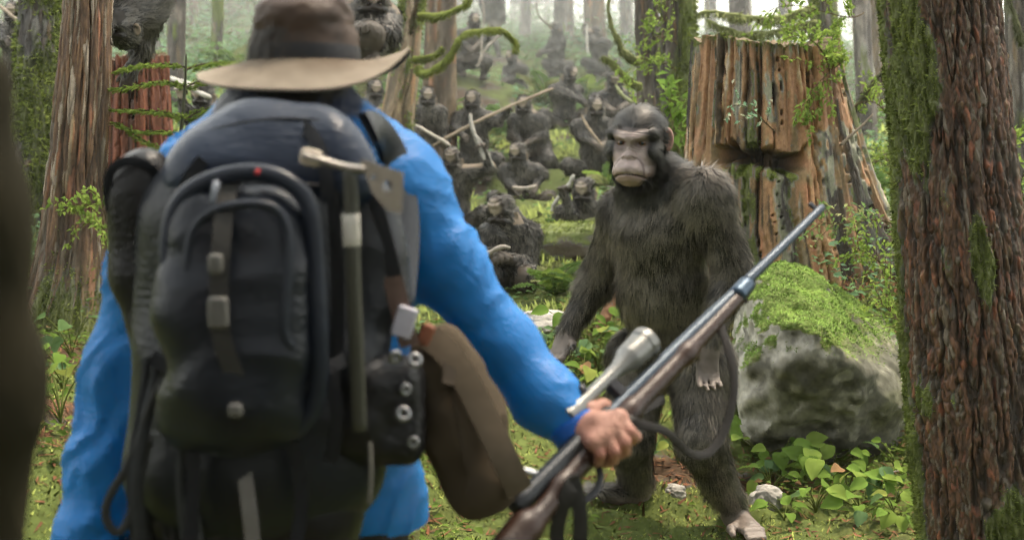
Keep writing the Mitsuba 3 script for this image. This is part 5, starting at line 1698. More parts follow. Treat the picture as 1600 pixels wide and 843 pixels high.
# ------------------------------------------------------------------ the rifle
rf = thing('rifle', 'old wooden-stocked rifle with a scope, held low across the picture in the man\'s right hand', 'rifle')
R0, R1 = B(770, 838, 2.12), B(1284, 324, 2.86)                        # a straight axis from butt to muzzle
S = lambda t, up=0, sd=0: R0 + (R1 - R0) * t + RU * up + RS * sd
ra = norm(R1 - R0)
RU = norm(V(-.72, .12, .62) - ra * (V(-.72, .12, .62) @ ra))          # the sights' side: up and to the left
RS = np.cross(ra, RU)
tt = lambda px: float(np.clip((px - 770) / (1284 - 770), -.5, 1.2))
F = Field(*[(min(R0[i], R1[i]) - .2, max(R0[i], R1[i]) + .1, .0055) for i in range(3)])
F.chain([S(-.22, -.075), S(-.12, -.06), S(.05, -.03), S(.14, -.022)], (.031, .027, .020, .0175), .02)
F.chain([S(-.23, -.045), S(-.1, -.03), S(.05, -.015)], (.024, .022, .018), .02)
F.chain([S(.14, -.018), S(.24, -.016), S(.33, -.014), S(.5, -.012), S(.70, -.008)], (.018, .021, .020, .0175, .0140), .02)
v, f, n = F.surface()
v = relax(v, f, 3)
gr = fbm(v @ np.stack([ra * 4, RU * 60, RS * 60], 1), 3, 71)
c = mixc([.010, .0042, .0025], [.042, .017, .009], np.clip(gr * 1.5 - .2, 0, 1))
part('stock', pn(v, f, vnormals(v, f), c, 'm_wood'), rf)
part('barrel', pm(tube([S(.28, .006), S(.6, .004), S(.72, .002), S(1.0, 0)], [.0125, .0118, .010, .0085], 16, 40), 'm_steel', (.05, .065, .085)), rf)
part('nose_cap', pm(tube([S(.675, -.004), S(.72, -.002)], [.0175, .0165], 18, 6), 'm_steel', (.06, .09, .13)), rf)
part('front_sight', pm(rbox(S(.985, .014), (.006, .003, .010), basis(ra, RS), .002), 'm_steel', (.02, .022, .025)), rf)
part('receiver', pm(tube([S(.06, .008), S(.3, .008)], [.016, .017], 18, 10), 'm_steel', (.035, .038, .042)), rf)
sc = [(.24, .0155), (.27, .0155), (.276, .0122), (.345, .0122), (.375, .0135), (.398, .0205), (.405, .0245), (.41, .0245), (.445, .0265), (.447, .0285), (.462, .0285), (.464, .0255)]
so = .052
part('scope', pm(tube([S(t, so) for t, r in sc], [r for t, r in sc], 26), 'm_steel', (.2, .2, .19), smooth=35), rf)
part('scope__lens', pm(trimesh.Trimesh(*tube_grid(np.array([S(.46, so), S(.4645, so)]), [.0245, .0245], 24), process=False), 'm_glass', None), rf)
for t in (.265, .345):
    part('scope_mount', pm(rbox(S(t, .032), (.011, .010, .022), basis(ra, RS), .003), 'm_steel', (.03, .03, .034)), rf)
part('scope__turret', pm(tube([S(.295, so), S(.295, so + .024)], [.010, .010], 14, 4), 'm_steel', (.05, .05, .055)), rf)
part('bolt_handle', pm(tube([S(.13, .012), S(.115, .04), S(.10, .055)], [.006, .006, .0055], 10, 12), 'm_metal', (.7, .7, .7)), rf)
m = trimesh.creation.icosphere(3, .0155)
m.apply_translation(S(.093, .062))
part('bolt_handle__knob', pm(m, 'm_metal', (.85, .85, .84)), rf)
part('trigger_guard', pm(strap([S(.22, -.03), S(.2, -.058), S(.15, -.06), S(.12, -.035)], RS, .012, .003), 'm_steel', (.03, .03, .033)), rf)
sl = [S(.69, -.022), B(1126, 505, 2.56), B(1146, 575, 2.52), B(1136, 660, 2.48), B(1108, 706, 2.44), B(1075, 706, 2.40), B(1040, 674, 2.36), B(1000, 662, 2.33), S(.4, -.04)]
part('sling', pm(strap(sl, (.35, -.9, .3), .015, .004, 90), 'm_leather', (.022, .018, .015)), rf)
for P in ([S(.16, -.03), B(893, 755, 2.2), B(876, 800, 2.19), B(878, 860, 2.19)], [B(893, 745, 2.2), B(905, 790, 2.2), B(901, 870, 2.2)]):
    part('sling_end', pm(strap(P, (.3, -.95, 0), .024, .004), 'm_leather', (.02, .018, .016)), rf)

# ------------------------------------------------------------------ a second person, only an edge of whose coat is in frame
p2 = thing('person', 'out-of-focus person in a dark olive-brown coat cut off by the left edge', 'person')
LY = 1.15
SX = -.014
F = Field((-.95, -.35, .011), (.9, 1.5, .011), (.75, 2.05, .011))
hd2 = V(-.66, LY + .02, 1.83)
F.ell(hd2, (.075, .095, .11), k=.03)
F.ell(hd2 + V(0, .06, -.06), (.055, .05, .06), k=.03)
F.cone(hd2 + V(0, -.01, -.06), hd2 + V(0, -.02, -.22), .06, .062, .03)
F.cone(hd2 + V(0, -.02, -.22), hd2 + V(0, 0, -.6), .1, .13, .06)
v, f, n = F.surface()
part('body', pn(v, f, n, mixc([.36, .2, .15], [.45, .26, .2], fbm(v * 30, 2, 4)), 'm_skin'), p2)
F = Field((-1.15, -.3, .011), (.85, 1.5, .011), (-.1, 1.8, .011))
F.cone(V(-.66, LY, 1.58), V(-.66, LY, 1.5), .09, .1, .04)
F.cone(V(-.69, LY, 1.45), V(-.69, LY, .3), .16, .19, .06)
F.chain([V(-.65, LY, 1.55), at(-100, 150, LY), at(-64, 330, LY), at(-44, 600, LY + .02), at(-46, 900, LY + .06)], (.07, .05, .05, .05, .045), .04)
F.chain([V(-.74, LY, 1.54), V(-.92, LY, 1.4), V(-.96, LY + .02, 1.1), V(-.95, LY + .1, .85)], (.07, .06, .05, .045), .05)
F.cone(V(-.76, LY, .4), V(-.76, LY, -.05), .1, .08, .04)
F.cone(V(-.58, LY, .4), V(-.58, LY, -.05), .1, .08, .04)
v, f, n = F.surface()
v = folds(v, n, .012, 8, 80)
part('coat', pn(v, f, vnormals(v, f), mixc([.011, .0105, .006], [.036, .030, .016], fbm(v * 8, 3, 81)), 'm_canvas'), p2)
# ------------------------------------------------------------------ ground cover of the hillside: nobody could count it
rng = np.random.default_rng(77)
_wf = np.where((_p[:, 1] > 6.4) & (_p[:, 1] < 48), 1, 0) * visible_box(_p, 120) * sstep(.25, .5, fbm(_p * V(.9, .9, .9), 3, 20))
_wf = _wf * (1 / np.clip(_p[:, 1] / 8, .7, 8))**1.15 * np.where(_p[:, 1] < 7.6, .8, 1)
P, N, k = on_surface(_p, _gf, _gn, 28000, rng, _wf)
cl = 5
P = np.repeat(P, cl, 0)
D = P[:, 1]
sc_ = np.clip(D / 9, .55, 3.2)
fd_ = np.array(FEET)
rel = P[:, None, :2] - fd_[None, :, :2]
tall = ~((np.abs(rel[..., 0]) < .6) & (rel[..., 1] > -4.5) & (rel[..., 1] < .3)).any(1)
P = P + rng.normal(size=P.shape) * V(.10, .10, .0) * sc_[:, None] + V(0, 0, 1) * (rng.random(len(P)) * (.05 + .34 * tall * sstep(.48, .7, fbm(P * V(1.1, 1.1, 1.1), 3, 28))) * sc_**.6 + .01)[:, None]
a = rng.random(len(P)) * 2 * np.pi
A = np.stack([np.cos(a), np.sin(a), rng.uniform(-.35, .45, len(P))], 1)
Nn = norm(V(0, -.1, 1) + rng.normal(size=P.shape) * .4)
L = .062 * sc_**.8 * rng.uniform(.5, 1.3, len(P))
fd_ = np.array(FEET)
rel = P[:, None, :2] - fd_[None, :, :2]
free = ((np.abs(rel[..., 0]) < .42) & (rel[..., 1] > -2.2) & (rel[..., 1] < .25)).any(1) & (rng.random(len(P)) < .93)
P[:, 2] -= free * 3.0
t = np.clip(fbm(P * V(1.3, 1.3, 1.3), 3, 22) * 1.7 - .35 + .15 * rng.normal(size=len(P)), 0, 1)
C = mixc([.05, .085, .035], [.20, .275, .11], t)
C = mixc(C, np.broadcast_to([.24, .31, .2], C.shape), sstep(.45, .62, fbm(P * .7, 3, 23)) * rng.random(len(P)) * .9)
C = mixc(C, np.broadcast_to([.05, .055, .02], C.shape), sstep(.5, .64, fbm(P * 1.9, 3, 29)) * .7)
m = diamonds(P, A, Nn, L, L * rng.uniform(.32, .6, len(P)), C * rng.uniform(.7, 1.25, (len(P), 1)))
scene['undergrowth'] = pf(m)
tag('undergrowth', 'pale green low undergrowth of leaves and small ferns covering the hillside', 'undergrowth', kind='stuff')

# small herbs and seedlings between the moss in front
wn = visible_box(_p, 40) * (_p[:, 1] > 3.6) * (_p[:, 1] < 8) * sstep(.46, .6, fbm(_p * V(2.6, 2.6, 2.6), 3, 26))
P, N, k = on_surface(_p, _gf, _gn, 1500, rng, wn)
P = np.repeat(P, 5, 0)
P = P + rng.normal(size=P.shape) * V(.035, .035, 0) + V(0, 0, 1) * rng.uniform(.01, .06, (len(P), 1))
a = rng.random(len(P)) * 2 * np.pi
L = rng.uniform(.018, .045, len(P))
C = mixc(mixc([.05, .085, .02], [.16, .23, .045], rng.random(len(P))), np.broadcast_to([.16, .10, .03], P.shape), (rng.random(len(P)) < .12) * .8)
m = diamonds(P, np.stack([np.cos(a), np.sin(a), rng.uniform(-.1, .5, len(P))], 1), norm(V(0, -.2, 1) + rng.normal(size=P.shape) * .35), L, L * .6, C)
scene['seedlings'] = pf(m)
tag('seedlings', 'tiny green herbs and seedlings scattered through the near moss', 'seedlings', kind='stuff')

# mossy humps and clumps between the leaves
P, N, k = on_surface(_p, _gf, _gn, 42000, rng, _wf * (_p[:, 1] < 20))
rel = P[:, None, :2] - fd_[None, :, :2]
ok = ~((np.abs(rel[..., 0]) < .35) & (rel[..., 1] > -1.2) & (rel[..., 1] < .2)).any(1)
P, N = P[ok], N[ok]
s_ = np.clip(P[:, 1] / 9, .7, 2)
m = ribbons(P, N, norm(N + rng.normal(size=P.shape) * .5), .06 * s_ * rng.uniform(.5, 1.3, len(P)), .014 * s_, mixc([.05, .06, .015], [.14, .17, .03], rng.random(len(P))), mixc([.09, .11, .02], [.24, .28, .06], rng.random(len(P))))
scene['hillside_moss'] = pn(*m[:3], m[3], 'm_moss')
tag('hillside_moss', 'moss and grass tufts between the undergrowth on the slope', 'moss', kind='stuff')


# ------------------------------------------------------------------ ferns: fronds of narrow leaflets
def frond(L, n, seed, col):
    rg = np.random.default_rng(seed)
    t = np.linspace(.08, 1, n)
    x = L * t
    z = L * (.55 * t - .55 * t**2.2)
    c = np.stack([x, 0 * x, z], 1)
    W = L * .26 * np.sin(np.pi * np.clip(t * .9 + .08, 0, 1))**.8
    ms = []
    for s in (-1, 1):
        A = norm(np.stack([0 * t + .35, 0 * t + s, -.12 + 0 * t], 1) + rg.normal(size=(n, 3)) * .08)
        ms.append(diamonds(c, A, norm(np.stack([-.3 + 0 * t, 0 * t, 1 + 0 * t], 1)), W, L / n * 1.5, np.array(col) * rg.uniform(.75, 1.25, (n, 1))))
    r = tube(np.vstack([[0, 0, 0], c[::3]]), [.004] * (len(c[::3]) + 1), 4)
    return cat(*ms, (np.array(r.vertices), np.array(r.faces), np.broadcast_to(np.array(col) * .6, (len(r.vertices), 3))))


FR = [pf(frond(.42, 16, i, c)) for i, c in enumerate([(.13, .2, .05), (.17, .24, .07), (.10, .16, .05), (.2, .26, .12)])]


def fern(label, p, size, n, seed, lean=0):
    rg = np.random.default_rng(seed)
    k = thing('fern', label, 'fern', None)
    for i in range(n):
        a = 360 * (i + rg.uniform(-.3, .3)) / n
        part('frond', {**FR[rg.integers(4)], 'to_world': T().translate(p.tolist()).rotate([0, 0, 1], a).rotate([0, 1, 0], -rg.uniform(5, 42)).scale(size * rg.uniform(.7, 1.15))}, k)
    return k


for i, (px, py, Y, s, n, lab) in enumerate([
        (868, 448, 8.6, .8, 11, 'pale fern in front of the fallen log, left of the standing ape'), (905, 455, 8.3, .6, 8, 'fern tucked against the standing ape\'s upper arm'), (445, 205, 13, 1.2, 10, 'fern on the slope hidden beside the pack'), (650, 300, 14, 1.0, 10, 'large fern fronds at the foot of the tan trunk'),
        (870, 345, 11.8, .9, 10, 'fern behind the fallen log'), (855, 160, 22, 1.6, 10, 'bright fern clump among the upper apes'), (790, 200, 19, 1.5, 10, 'pale fern between the striding ape and the small crouching one'),
        (910, 130, 24, 1.7, 10, 'pale fern under the ape on the crest'), (430, 110, 20, 1.6, 11, 'whitish fern left of the hat'), (365, 100, 22, 1.6, 11, 'whitish fern farther left of the hat, by the thin mossy trunk'),
        (1600, 430, 8.5, 1.2, 10, 'fern at the right edge beyond the big trunk'), (15, 190, 11, 1.4, 12, 'pale fern at the far left edge'), (1345, 330, 11, 1.1, 10, 'fern between the stump and the big right trunk'),
        (950, 245, 15, 1.0, 9, 'fern low behind the crossed-arms ape'), (640, 215, 17, 1.3, 10, 'fern under the arching branch'), (1120, 160, 17, 1.3, 10, 'fern beyond the left shoulder of the stump'),
        (880, 425, 9.3, .6, 9, 'narrow fern standing before the middle of the log'), (1000, 430, 8.4, .8, 10, 'fern behind the chest of the standing ape'), 
        (900, 365, 11, .7, 9, 'fern under the raised bleached branch'), (830, 120, 24, 1.5, 10, 'pale fern right of the small crouching ape'), (690, 110, 19.5, 1.3, 10, 'fern behind the broad reddish trunk'),
        (1330, 400, 8.2, .7, 9, 'fern at the right root of the stump'), (250, 215, 11.5, 1.2, 10, 'fern right of the red snag'), (400, 60, 26, 1.8, 10, 'pale fern high on the slope left of the hat'), (245, 70, 22, 1.6, 10, 'pale fern beyond the climbing ape')]):
    q = at(px, py, Y)
    fern(lab, gpt(q[0], Y, .02), s, n, 400 + i)


# ------------------------------------------------------------------ broad-leaved plants in front: every leaf a part
def leaf_mesh(col, seed, heart=True):
    rg = np.random.default_rng(seed)
    nu, nv = 9, 6
    u = np.linspace(0, 1, nu)
    w = (np.sin(np.pi * u**.72)**.75) * .42 * (1 - .15 * u)
    x = u - .06 * (np.abs(np.linspace(-1, 1, nv))[:, None]**2) * (u < .2)
    y = np.linspace(-1, 1, nv)[:, None] * w[None]
    z = .16 * np.abs(np.linspace(-1, 1, nv))[:, None]**1.2 * w[None] * 2 + (-.28 * u**2.2)[None] + .03 * np.sin(u * 9 + seed)[None] * np.linspace(-1, 1, nv)[:, None]
    v = np.stack([np.broadcast_to(x, y.shape), y, z], -1).reshape(-1, 3)
    i, j = np.meshgrid(np.arange(nv - 1), np.arange(nu - 1), indexing='ij')
    q = np.stack([i * nu + j, i * nu + j + 1, (i + 1) * nu + j + 1, (i + 1) * nu + j], -1).reshape(-1, 4)
    f = np.vstack([q[:, [0, 1, 2]], q[:, [0, 2, 3]]])
    c = np.array(col) * (1 + .25 * (fbm(v * 9, 2, seed) - .5))[:, None]
    c[np.abs(v[:, 1]) < .03] *= 1.2
    return pn(v, f, vnormals(v, f), c, 'm_leaf')


LEAFCOL = [(.13, .23, .03), (.17, .27, .035), (.10, .19, .035), (.2, .28, .05), (.09, .17, .06), (.24, .26, .05), (.12, .2, .09), (.3, .2, .05)]
LV = [leaf_mesh(c, i) for i, c in enumerate(LEAFCOL)]


def leafy(label, p, n, size, seed, h=.1, r=.09, warm=.05, cool=.2, face=V(0, -.35, 1)):
    rg = np.random.default_rng(seed)
    k = thing('leafy_plant', label, 'plant', None)
    stems = []
    for i in range(n):
        a = rg.random() * 2 * np.pi
        hh = h * rg.uniform(.45, 1.15)
        e = p + V(math.cos(a) * r * rg.uniform(.25, 1), math.sin(a) * r * rg.uniform(.25, 1), hh)
        stems.append(tube([p, p * .5 + e * .5 + V(0, 0, .2 * hh), e], [.0028, .0024, .0018], 5, 7))
        N = norm(face + rg.normal(size=3) * .35)
        X = norm(np.cross(np.cross(N, V(math.cos(a), math.sin(a), 0)), N))
        R = np.eye(4)
        s = size * rg.uniform(.65, 1.2)
        R[:3, :3] = np.stack([X, np.cross(N, X), N], 1) * s
        R[:3, 3] = e
        t = rg.random()
        c = 7 if t < warm * .4 else (5 if t < warm else (rg.choice([4, 6]) if t < warm + cool else rg.integers(0, 4)))
        part('leaf', {**LV[int(c)], 'to_world': T(R)}, k)
    m = join(*stems)
    part('stem', pm(m, 'm_matte', (.09, .11, .03)), k, kind='stuff')
    return k


LP = [  # px, py of the foot, near distance, leaves, leaf length, height, label
    (1188, 722, 5.5, 7, .085, .13, 'leafy plant at the left foot of the boulder'), (1222, 742, 5.45, 8, .085, .14, 'yellow-green leafy plant below the boulder, second from the left'), (1256, 758, 5.4, 8, .09, .14, 'bright broad-leaved plant in the middle below the boulder'),
    (1292, 765, 5.35, 8, .085, .13, 'broad-leaved plant right of the middle below the boulder'), (1325, 772, 5.3, 7, .08, .12, 'glossy leafy plant below the boulder\'s dark hollow'), (1362, 780, 5.3, 7, .075, .12, 'bluish-green leafy plant below the boulder, near the big trunk'),
    (1398, 790, 5.25, 7, .075, .11, 'last leafy plant before the big right trunk'), (1240, 700, 5.6, 6, .07, .12, 'young leaves against the boulder face'), (1310, 735, 5.55, 6, .07, .14, 'thin sprout with pointed leaves in front of the boulder'), (1405, 745, 5.5, 5, .06, .12, 'small leaves beside the big right trunk'),
    (1160, 700, 5.6, 6, .075, .14, 'leaves beside the near knee of the standing ape'), (1152, 628, 5.8, 4, .065, .12, 'pale sprout between boulder and thigh of the standing ape'), (1060, 728, 5.5, 7, .07, .1, 'yellowing leafy plant between the shins of the standing ape'), (1030, 672, 5.8, 7, .08, .12, 'leafy plant seen between the thighs of the standing ape'),
    (1085, 735, 5.45, 5, .06, .08, 'small pale-leaved plant by the near shin of the standing ape'),
    (905, 560, 6.5, 8, .085, .16, 'yellow-green plant under the outstretched arm of the standing ape'), (935, 580, 6.3, 8, .085, .16, 'plant with mixed green leaves right behind the rifle scope'), (960, 545, 6.6, 7, .08, .15, 'leafy plant against the far hip of the standing ape'), (910, 610, 6.1, 8, .08, .14, 'leafy plant lower down behind the blue cuff'), (945, 625, 6.0, 7, .08, .12, 'low leafy plant behind the hand with the rifle'),
    (880, 585, 6.3, 7, .08, .14, 'bluish leaves beside the blue sleeve, below the ape hand'), (850, 545, 6.8, 7, .08, .12, 'bluish leafy plant left of the ape hand'), (985, 610, 6.1, 6, .075, .12, 'leafy plant behind the far thigh of the standing ape'),
    (112, 560, 4.9, 8, .08, .15, 'leafy plant at the left between coat and blue sleeve'), (100, 610, 4.6, 8, .075, .13, 'lower leafy plant at the left beside the dark coat'), (140, 505, 5.6, 8, .08, .15, 'leafy plant at the foot of the reddish trunk, left'), (95, 660, 4.3, 7, .07, .12, 'lowest leafy plant at the left edge of the dark coat'), (125, 470, 6.0, 7, .07, .14, 'pale leafy plant on the root of the reddish trunk'),
    (235, 660, 4.6, 8, .07, .14, 'small leafy plant glimpsed between the sleeve and the rope'), (205, 790, 4.0, 7, .07, .12, 'leafy plant glimpsed through the hanging rope'),
    (1205, 770, 5.2, 8, .08, .11, 'low leafy plant right of the pale pointed stone'), (1275, 800, 5.05, 8, .075, .1, 'low leafy plant at the bottom, in front of the middle broad-leaved one'), (1345, 808, 5.0, 7, .07, .1, 'small green plant at the bottom near the big right trunk'),
    (1225, 812, 5.0, 6, .06, .08, 'tiny leafy plant at the bottom right of the standing ape\'s foot'), (1400, 820, 4.95, 7, .07, .1, 'leafy plant at the bottom touching the big right trunk'), (870, 640, 5.9, 8, .075, .12, 'yellow-green plant just under the blue cuff'), (1010, 740, 5.5, 6, .06, .09, 'small plant beside the far foot of the standing ape'),
    (925, 520, 6.9, 8, .085, .16, 'tall leafy plant inside the crook of the far arm of the standing ape'), (895, 530, 6.9, 8, .085, .14, 'pale leafy plant behind the wrist of the far arm'), (975, 580, 6.2, 8, .08, .16, 'leafy plant crowding the far thigh, above the scope'),
    (1395, 420, 7.0, 7, .07, .16, 'bright leafy plant on the bank left of the big right trunk')]
for i, (px, py, Y, n, s, h, lab) in enumerate(LP):
    leafy(lab, on_ground_px(px, py, Y), n, s, 500 + i, h=h, r=h * 1.0, warm=.22 if 'yellow' in lab else .04, cool=.5 if 'blu' in lab else .15)


# ------------------------------------------------------------------ shrub sprigs: thin twigs with many small leaves
def sprig(label, pts, leafn, leafs, seed, col=((.10, .17, .03), (.22, .32, .07)), spread=.06, twigs=7, name='shrub_sprig', r=.004, flat=.4, hang=0.0, pxpts=True, cat_='shrub'):
    rg = np.random.default_rng(seed)
    P = np.array([at(*q) for q in pts]) if pxpts else np.array(pts)
    main = resample(P, 24)
    ln = np.linalg.norm(np.diff(main, axis=0), axis=1).sum()
    k = thing(name, label, cat_, None)
    tw, LPs, LA = [tube(main, np.linspace(r, r * .4, 24), 5)], [], []
    for i in range(twigs):
        t = .15 + .85 * (i + rg.random()) / twigs
        j = min(int(t * 23), 22)
        d = norm(main[j + 1] - main[j])
        side = norm(np.cross(d, rg.normal(size=3) * V(1, 1, .6) + V(0, 0, 1e-3)))
        l2 = spread * rg.uniform(1.2, 3.2)
        e = main[j] + norm(side + .7 * d + V(0, 0, .1 - hang)) * l2
        q = resample([main[j], (main[j] + e) / 2 + V(0, 0, .08 * l2), e], 12)
        tw.append(tube(q, np.linspace(r * .5, r * .2, 12), 4))
        m = max(leafn // twigs, 2)
        u = rg.random(m) * 11
        a = u.astype(int)
        LPs.append(q[a] * (1 - (u - a))[:, None] + q[np.minimum(a + 1, 11)] * (u - a)[:, None] + rg.normal(size=(m, 3)) * spread * .10)
        LA.append(norm(norm(e - main[j]) * .8 + rg.normal(size=(m, 3)) * .8))
    P2, A2 = np.vstack(LPs), np.vstack(LA)
    N2 = norm(V(0, -.25, 1) + rg.normal(size=P2.shape) * flat)
    s = leafs * rg.uniform(.55, 1.25, len(P2))
    part('twig', pm(join(*tw), 'm_matte', (.09, .06, .035)), k)
    part('leaves', pf(diamonds(P2, A2, N2, s, s * .55, mixc(col[0], col[1], rg.random(len(P2))))), k, kind='stuff')
    return k


BR = ((.14, .22, .04), (.30, .40, .10))
PALE = ((.2, .27, .17), (.36, .44, .3))
for i, q in enumerate([
        ('bright sprig reaching left from the mossy trunk, top', [(1056, 40, 10.2), (1035, 30, 10.1), (1008, 22, 10.0)], 150, .035, BR, .075, 9),
        ('bright sprig on the mossy trunk below the topmost one', [(1058, 70, 10.2), (1040, 58, 10.1), (1012, 62, 10.0)], 150, .035, BR, .075, 9),
        ('bright sprig crossing the dark trunk, lowest of three', [(1056, 110, 10.2), (1030, 95, 10.1), (1000, 92, 10.0)], 140, .035, BR, .07, 9),
        ('broad-leaved shrub at the foot of the mossy trunk, behind the standing ape\'s ear', [(1062, 240, 9.0), (1050, 190, 9.0), (1042, 140, 9.0)], 90, .075, ((.1, .19, .02), (.2, .32, .05)), .09, 9),
        ('pale-leaved sprig growing across the stump front', [(1212, 205, 7.05), (1190, 185, 7.0), (1160, 165, 7.0), (1140, 168, 7.0)], 60, .035, PALE, .05, 7),
        ('huckleberry sprig at the stump top right', [(1290, 150, 7.5), (1292, 95, 7.4), (1262, 60, 7.3), (1228, 62, 7.2)], 340, .034, BR, .08, 12),
        ('dense sprig hanging over the right side of the stump', [(1330, 90, 7.6), (1300, 110, 7.4), (1270, 140, 7.3), (1255, 165, 7.2)], 400, .034, BR, .085, 13),
        ('leafy branch arching above the stump, at the top edge', [(1350, 20, 8.2), (1300, 22, 8.0), (1250, 10, 7.9), (1200, 18, 7.8)], 460, .036, BR, .09, 14),
        ('leafy twig in the gap between stump and big right trunk, upper', [(1395, 200, 8.2), (1365, 160, 8.1), (1330, 168, 8.0)], 200, .034, BR, .085, 11),
        ('leafy twig in the gap between stump and big right trunk, lower', [(1400, 300, 8.0), (1378, 250, 7.9), (1350, 262, 7.9)], 150, .034, BR, .075, 9),
        ('white-flecked sprig at the foot of the stump, upper', [(1395, 350, 6.9), (1345, 345, 6.9), (1300, 350, 6.9), (1280, 345, 6.9)], 200, .03, ((.16, .24, .06), (.34, .42, .2)), .055, 12),
        ('bushy green sprig between stump and boulder', [(1400, 440, 6.8), (1370, 405, 6.8), (1330, 385, 6.8)], 300, .03, BR, .075, 14),
        ('green sprig over the mossy boulder edge by the big trunk', [(1420, 520, 6.2), (1395, 490, 6.2), (1372, 470, 6.25)], 200, .028, BR, .06, 10),
        ('yellow-green sprig on the reddish left trunk', [(165, 345, 6.3), (150, 320, 6.25), (120, 318, 6.2), (108, 312, 6.2)], 120, .032, BR, .05, 9),
        ('second yellow-green sprig lower on the reddish left trunk', [(160, 375, 6.3), (140, 350, 6.2), (112, 352, 6.2)], 100, .03, BR, .045, 8),
        ('sprig beside the pack strap at left', [(172, 420, 5.6), (165, 380, 5.6), (160, 290, 5.6)], 90, .03, BR, .045, 8),
        ('pale shrub above the head of the standing ape, by the dark trunk', [(1010, 190, 11.5), (985, 150, 11.4), (975, 110, 11.4)], 130, .04, BR, .1, 9),
        ('leafy twigs at the right edge behind the big trunk', [(1600, 330, 8), (1590, 260, 8), (1570, 200, 8)], 150, .04, BR, .1, 9)]):
    lab, pts, n, s, col, sp, tw = q
    sprig(lab, pts, n, s, 600 + i, col, sp, tw)

# hemlock sapling before the red snag: a thin stem with flat feathery boughs
sap = [at(280, 330, 6.9), at(282, 220, 6.9), at(288, 150, 6.9), at(291, 85, 6.9)]
k = thing('sapling', 'thin hemlock sapling with flat feathery boughs before the red snag', 'tree')
part('stem', pm(tube(sap, [.014, .011, .008, .004], 7, 24), 'm_bark', (.06, .055, .03)), k)
for i, P in enumerate([[(289, 105, 6.9), (255, 100, 6.85), (215, 103, 6.8), (178, 112, 6.8)], [(288, 135, 6.9), (250, 128, 6.8), (205, 135, 6.75), (168, 140, 6.75)], [(285, 185, 6.9), (255, 175, 6.8), (210, 172, 6.75), (170, 170, 6.75)],
                       [(284, 215, 6.9), (255, 205, 6.8), (220, 205, 6.75), (180, 190, 6.75)], [(283, 240, 6.9), (265, 235, 6.8), (235, 225, 6.75), (205, 205, 6.75)], [(290, 110, 6.9), (320, 100, 7), (350, 98, 7.05), (392, 108, 7.1)], [(288, 140, 6.9), (310, 128, 7), (345, 126, 7.05)],
                       [(286, 190, 6.9), (310, 175, 7), (335, 165, 7.05)]]):
    q = resample([at(*a) for a in P], 40)
    rg = np.random.default_rng(700 + i)
    n = 300
    u = rg.integers(2, 39, n)
    sd = rg.choice([-1, 1], n)
    d = norm(np.gradient(q, axis=0))[u]
    side = norm(np.cross(d, V(0, 0, 1)))
    base = q[u] + side * (sd * rg.random(n) * .12 * np.sin(np.pi * np.clip(u / 39, .1, .95)))[:, None] + V(0, 0, -.012) * rg.random(n)[:, None]
    A = norm(d * .9 + side * sd[:, None] + rg.normal(size=(n, 3)) * .3)
    part('bough', pf(cat(diamonds(base, A, norm(V(0, 0, 1) + rg.normal(size=(n, 3)) * .3), .034, .009, mixc([.08, .13, .03], [.24, .32, .07], rg.random(n))),
                         (lambda tb: (np.array(tb.vertices), np.array(tb.faces), np.broadcast_to([.06, .05, .03], (len(tb.vertices), 3))))(tube(q, np.linspace(.005, .002, 40), 4)))), k)


# ------------------------------------------------------------------ bent mossy branches of the tan trunk and others
def mossy_branch(label, pts, r, seed, col=((.09, .09, .02), (.26, .25, .04)), n=4500, fuzz=.03, name='mossy_branch'):
    P = np.array([at(*q) for q in pts])
    r = r * .68
    q = resample(P, 70)
    q = q + (np.stack([fbm(q * 5 + 3 * i_, 3, seed + i_) for i_ in range(3)], 1) - .5) * r * 3
    v, f = tube_grid(q, np.linspace(r, r * .5, 70) * (1 + .7 * (fbm(q * 9, 2, seed) - .5)), 12)
    n0 = vnormals(v, f)
    v = v + n0 * ((fbm(v * 14, 3, seed) - .4) * r * .9)[:, None]
    n0 = vnormals(v, f)
    c = mixc(col[0], col[1], fbm(v * 12, 3, seed))
    k = thing(name, label, 'branch')
    part('wood', pn(v, f, n0, c, 'm_moss'), k)
    if n:
        m = tufts(v, f, n0, n, np.random.default_rng(seed), .15 + sstep(.4, .7, fbm(v * 6, 2, seed)), fuzz * 1.5, fuzz * .22, [col[0], col[1]], lean=(0, 0, -1.6))
        part('moss', pn(*m[:3], m[3], 'm_moss'), k, kind='stuff')


mossy_branch('yellow-mossed branch arching up and over to the right from the tan trunk', [(652, 108, 13.2), (662, 116, 13.1), (685, 104, 13.0), (705, 85, 12.9), (718, 60, 12.9), (742, 49, 12.9), (775, 46, 12.9), (798, 56, 13.0), (806, 78, 13.0)], .042, 1)
mossy_branch('short mossy branch stub above the arching one', [(648, 92, 13.2), (668, 90, 13.1), (684, 82, 13.05), (691, 74, 13.0)], .03, 2, n=1800)
mossy_branch('mossy branch at the top edge right of the tan trunk', [(650, 28, 13.2), (680, 27, 13.1), (708, 20, 13.0), (726, 6, 13.0), (732, -20, 13)], .04, 3, n=2600)
mossy_branch('dark bare limb running up the tan trunk', [(642, 50, 13.15), (646, 25, 13.1), (652, -10, 13.1)], .028, 4, ((.03, .025, .015), (.08, .07, .03)), 500)
mossy_branch('mossy twig left of the tan trunk', [(632, 26, 13.2), (620, 20, 13.1), (608, 8, 13.1), (602, -6, 13.1)], .024, 5, n=900)
mossy_branch('hanging hooked branch beside the dark trunk', [(1000, 92, 12.2), (985, 90, 12.1), (970, 75, 12.1), (960, 50, 12.1), (953, 20, 12.1), (950, -20, 12.1)], .035, 6, ((.08, .075, .035), (.2, .19, .07)), 1800)
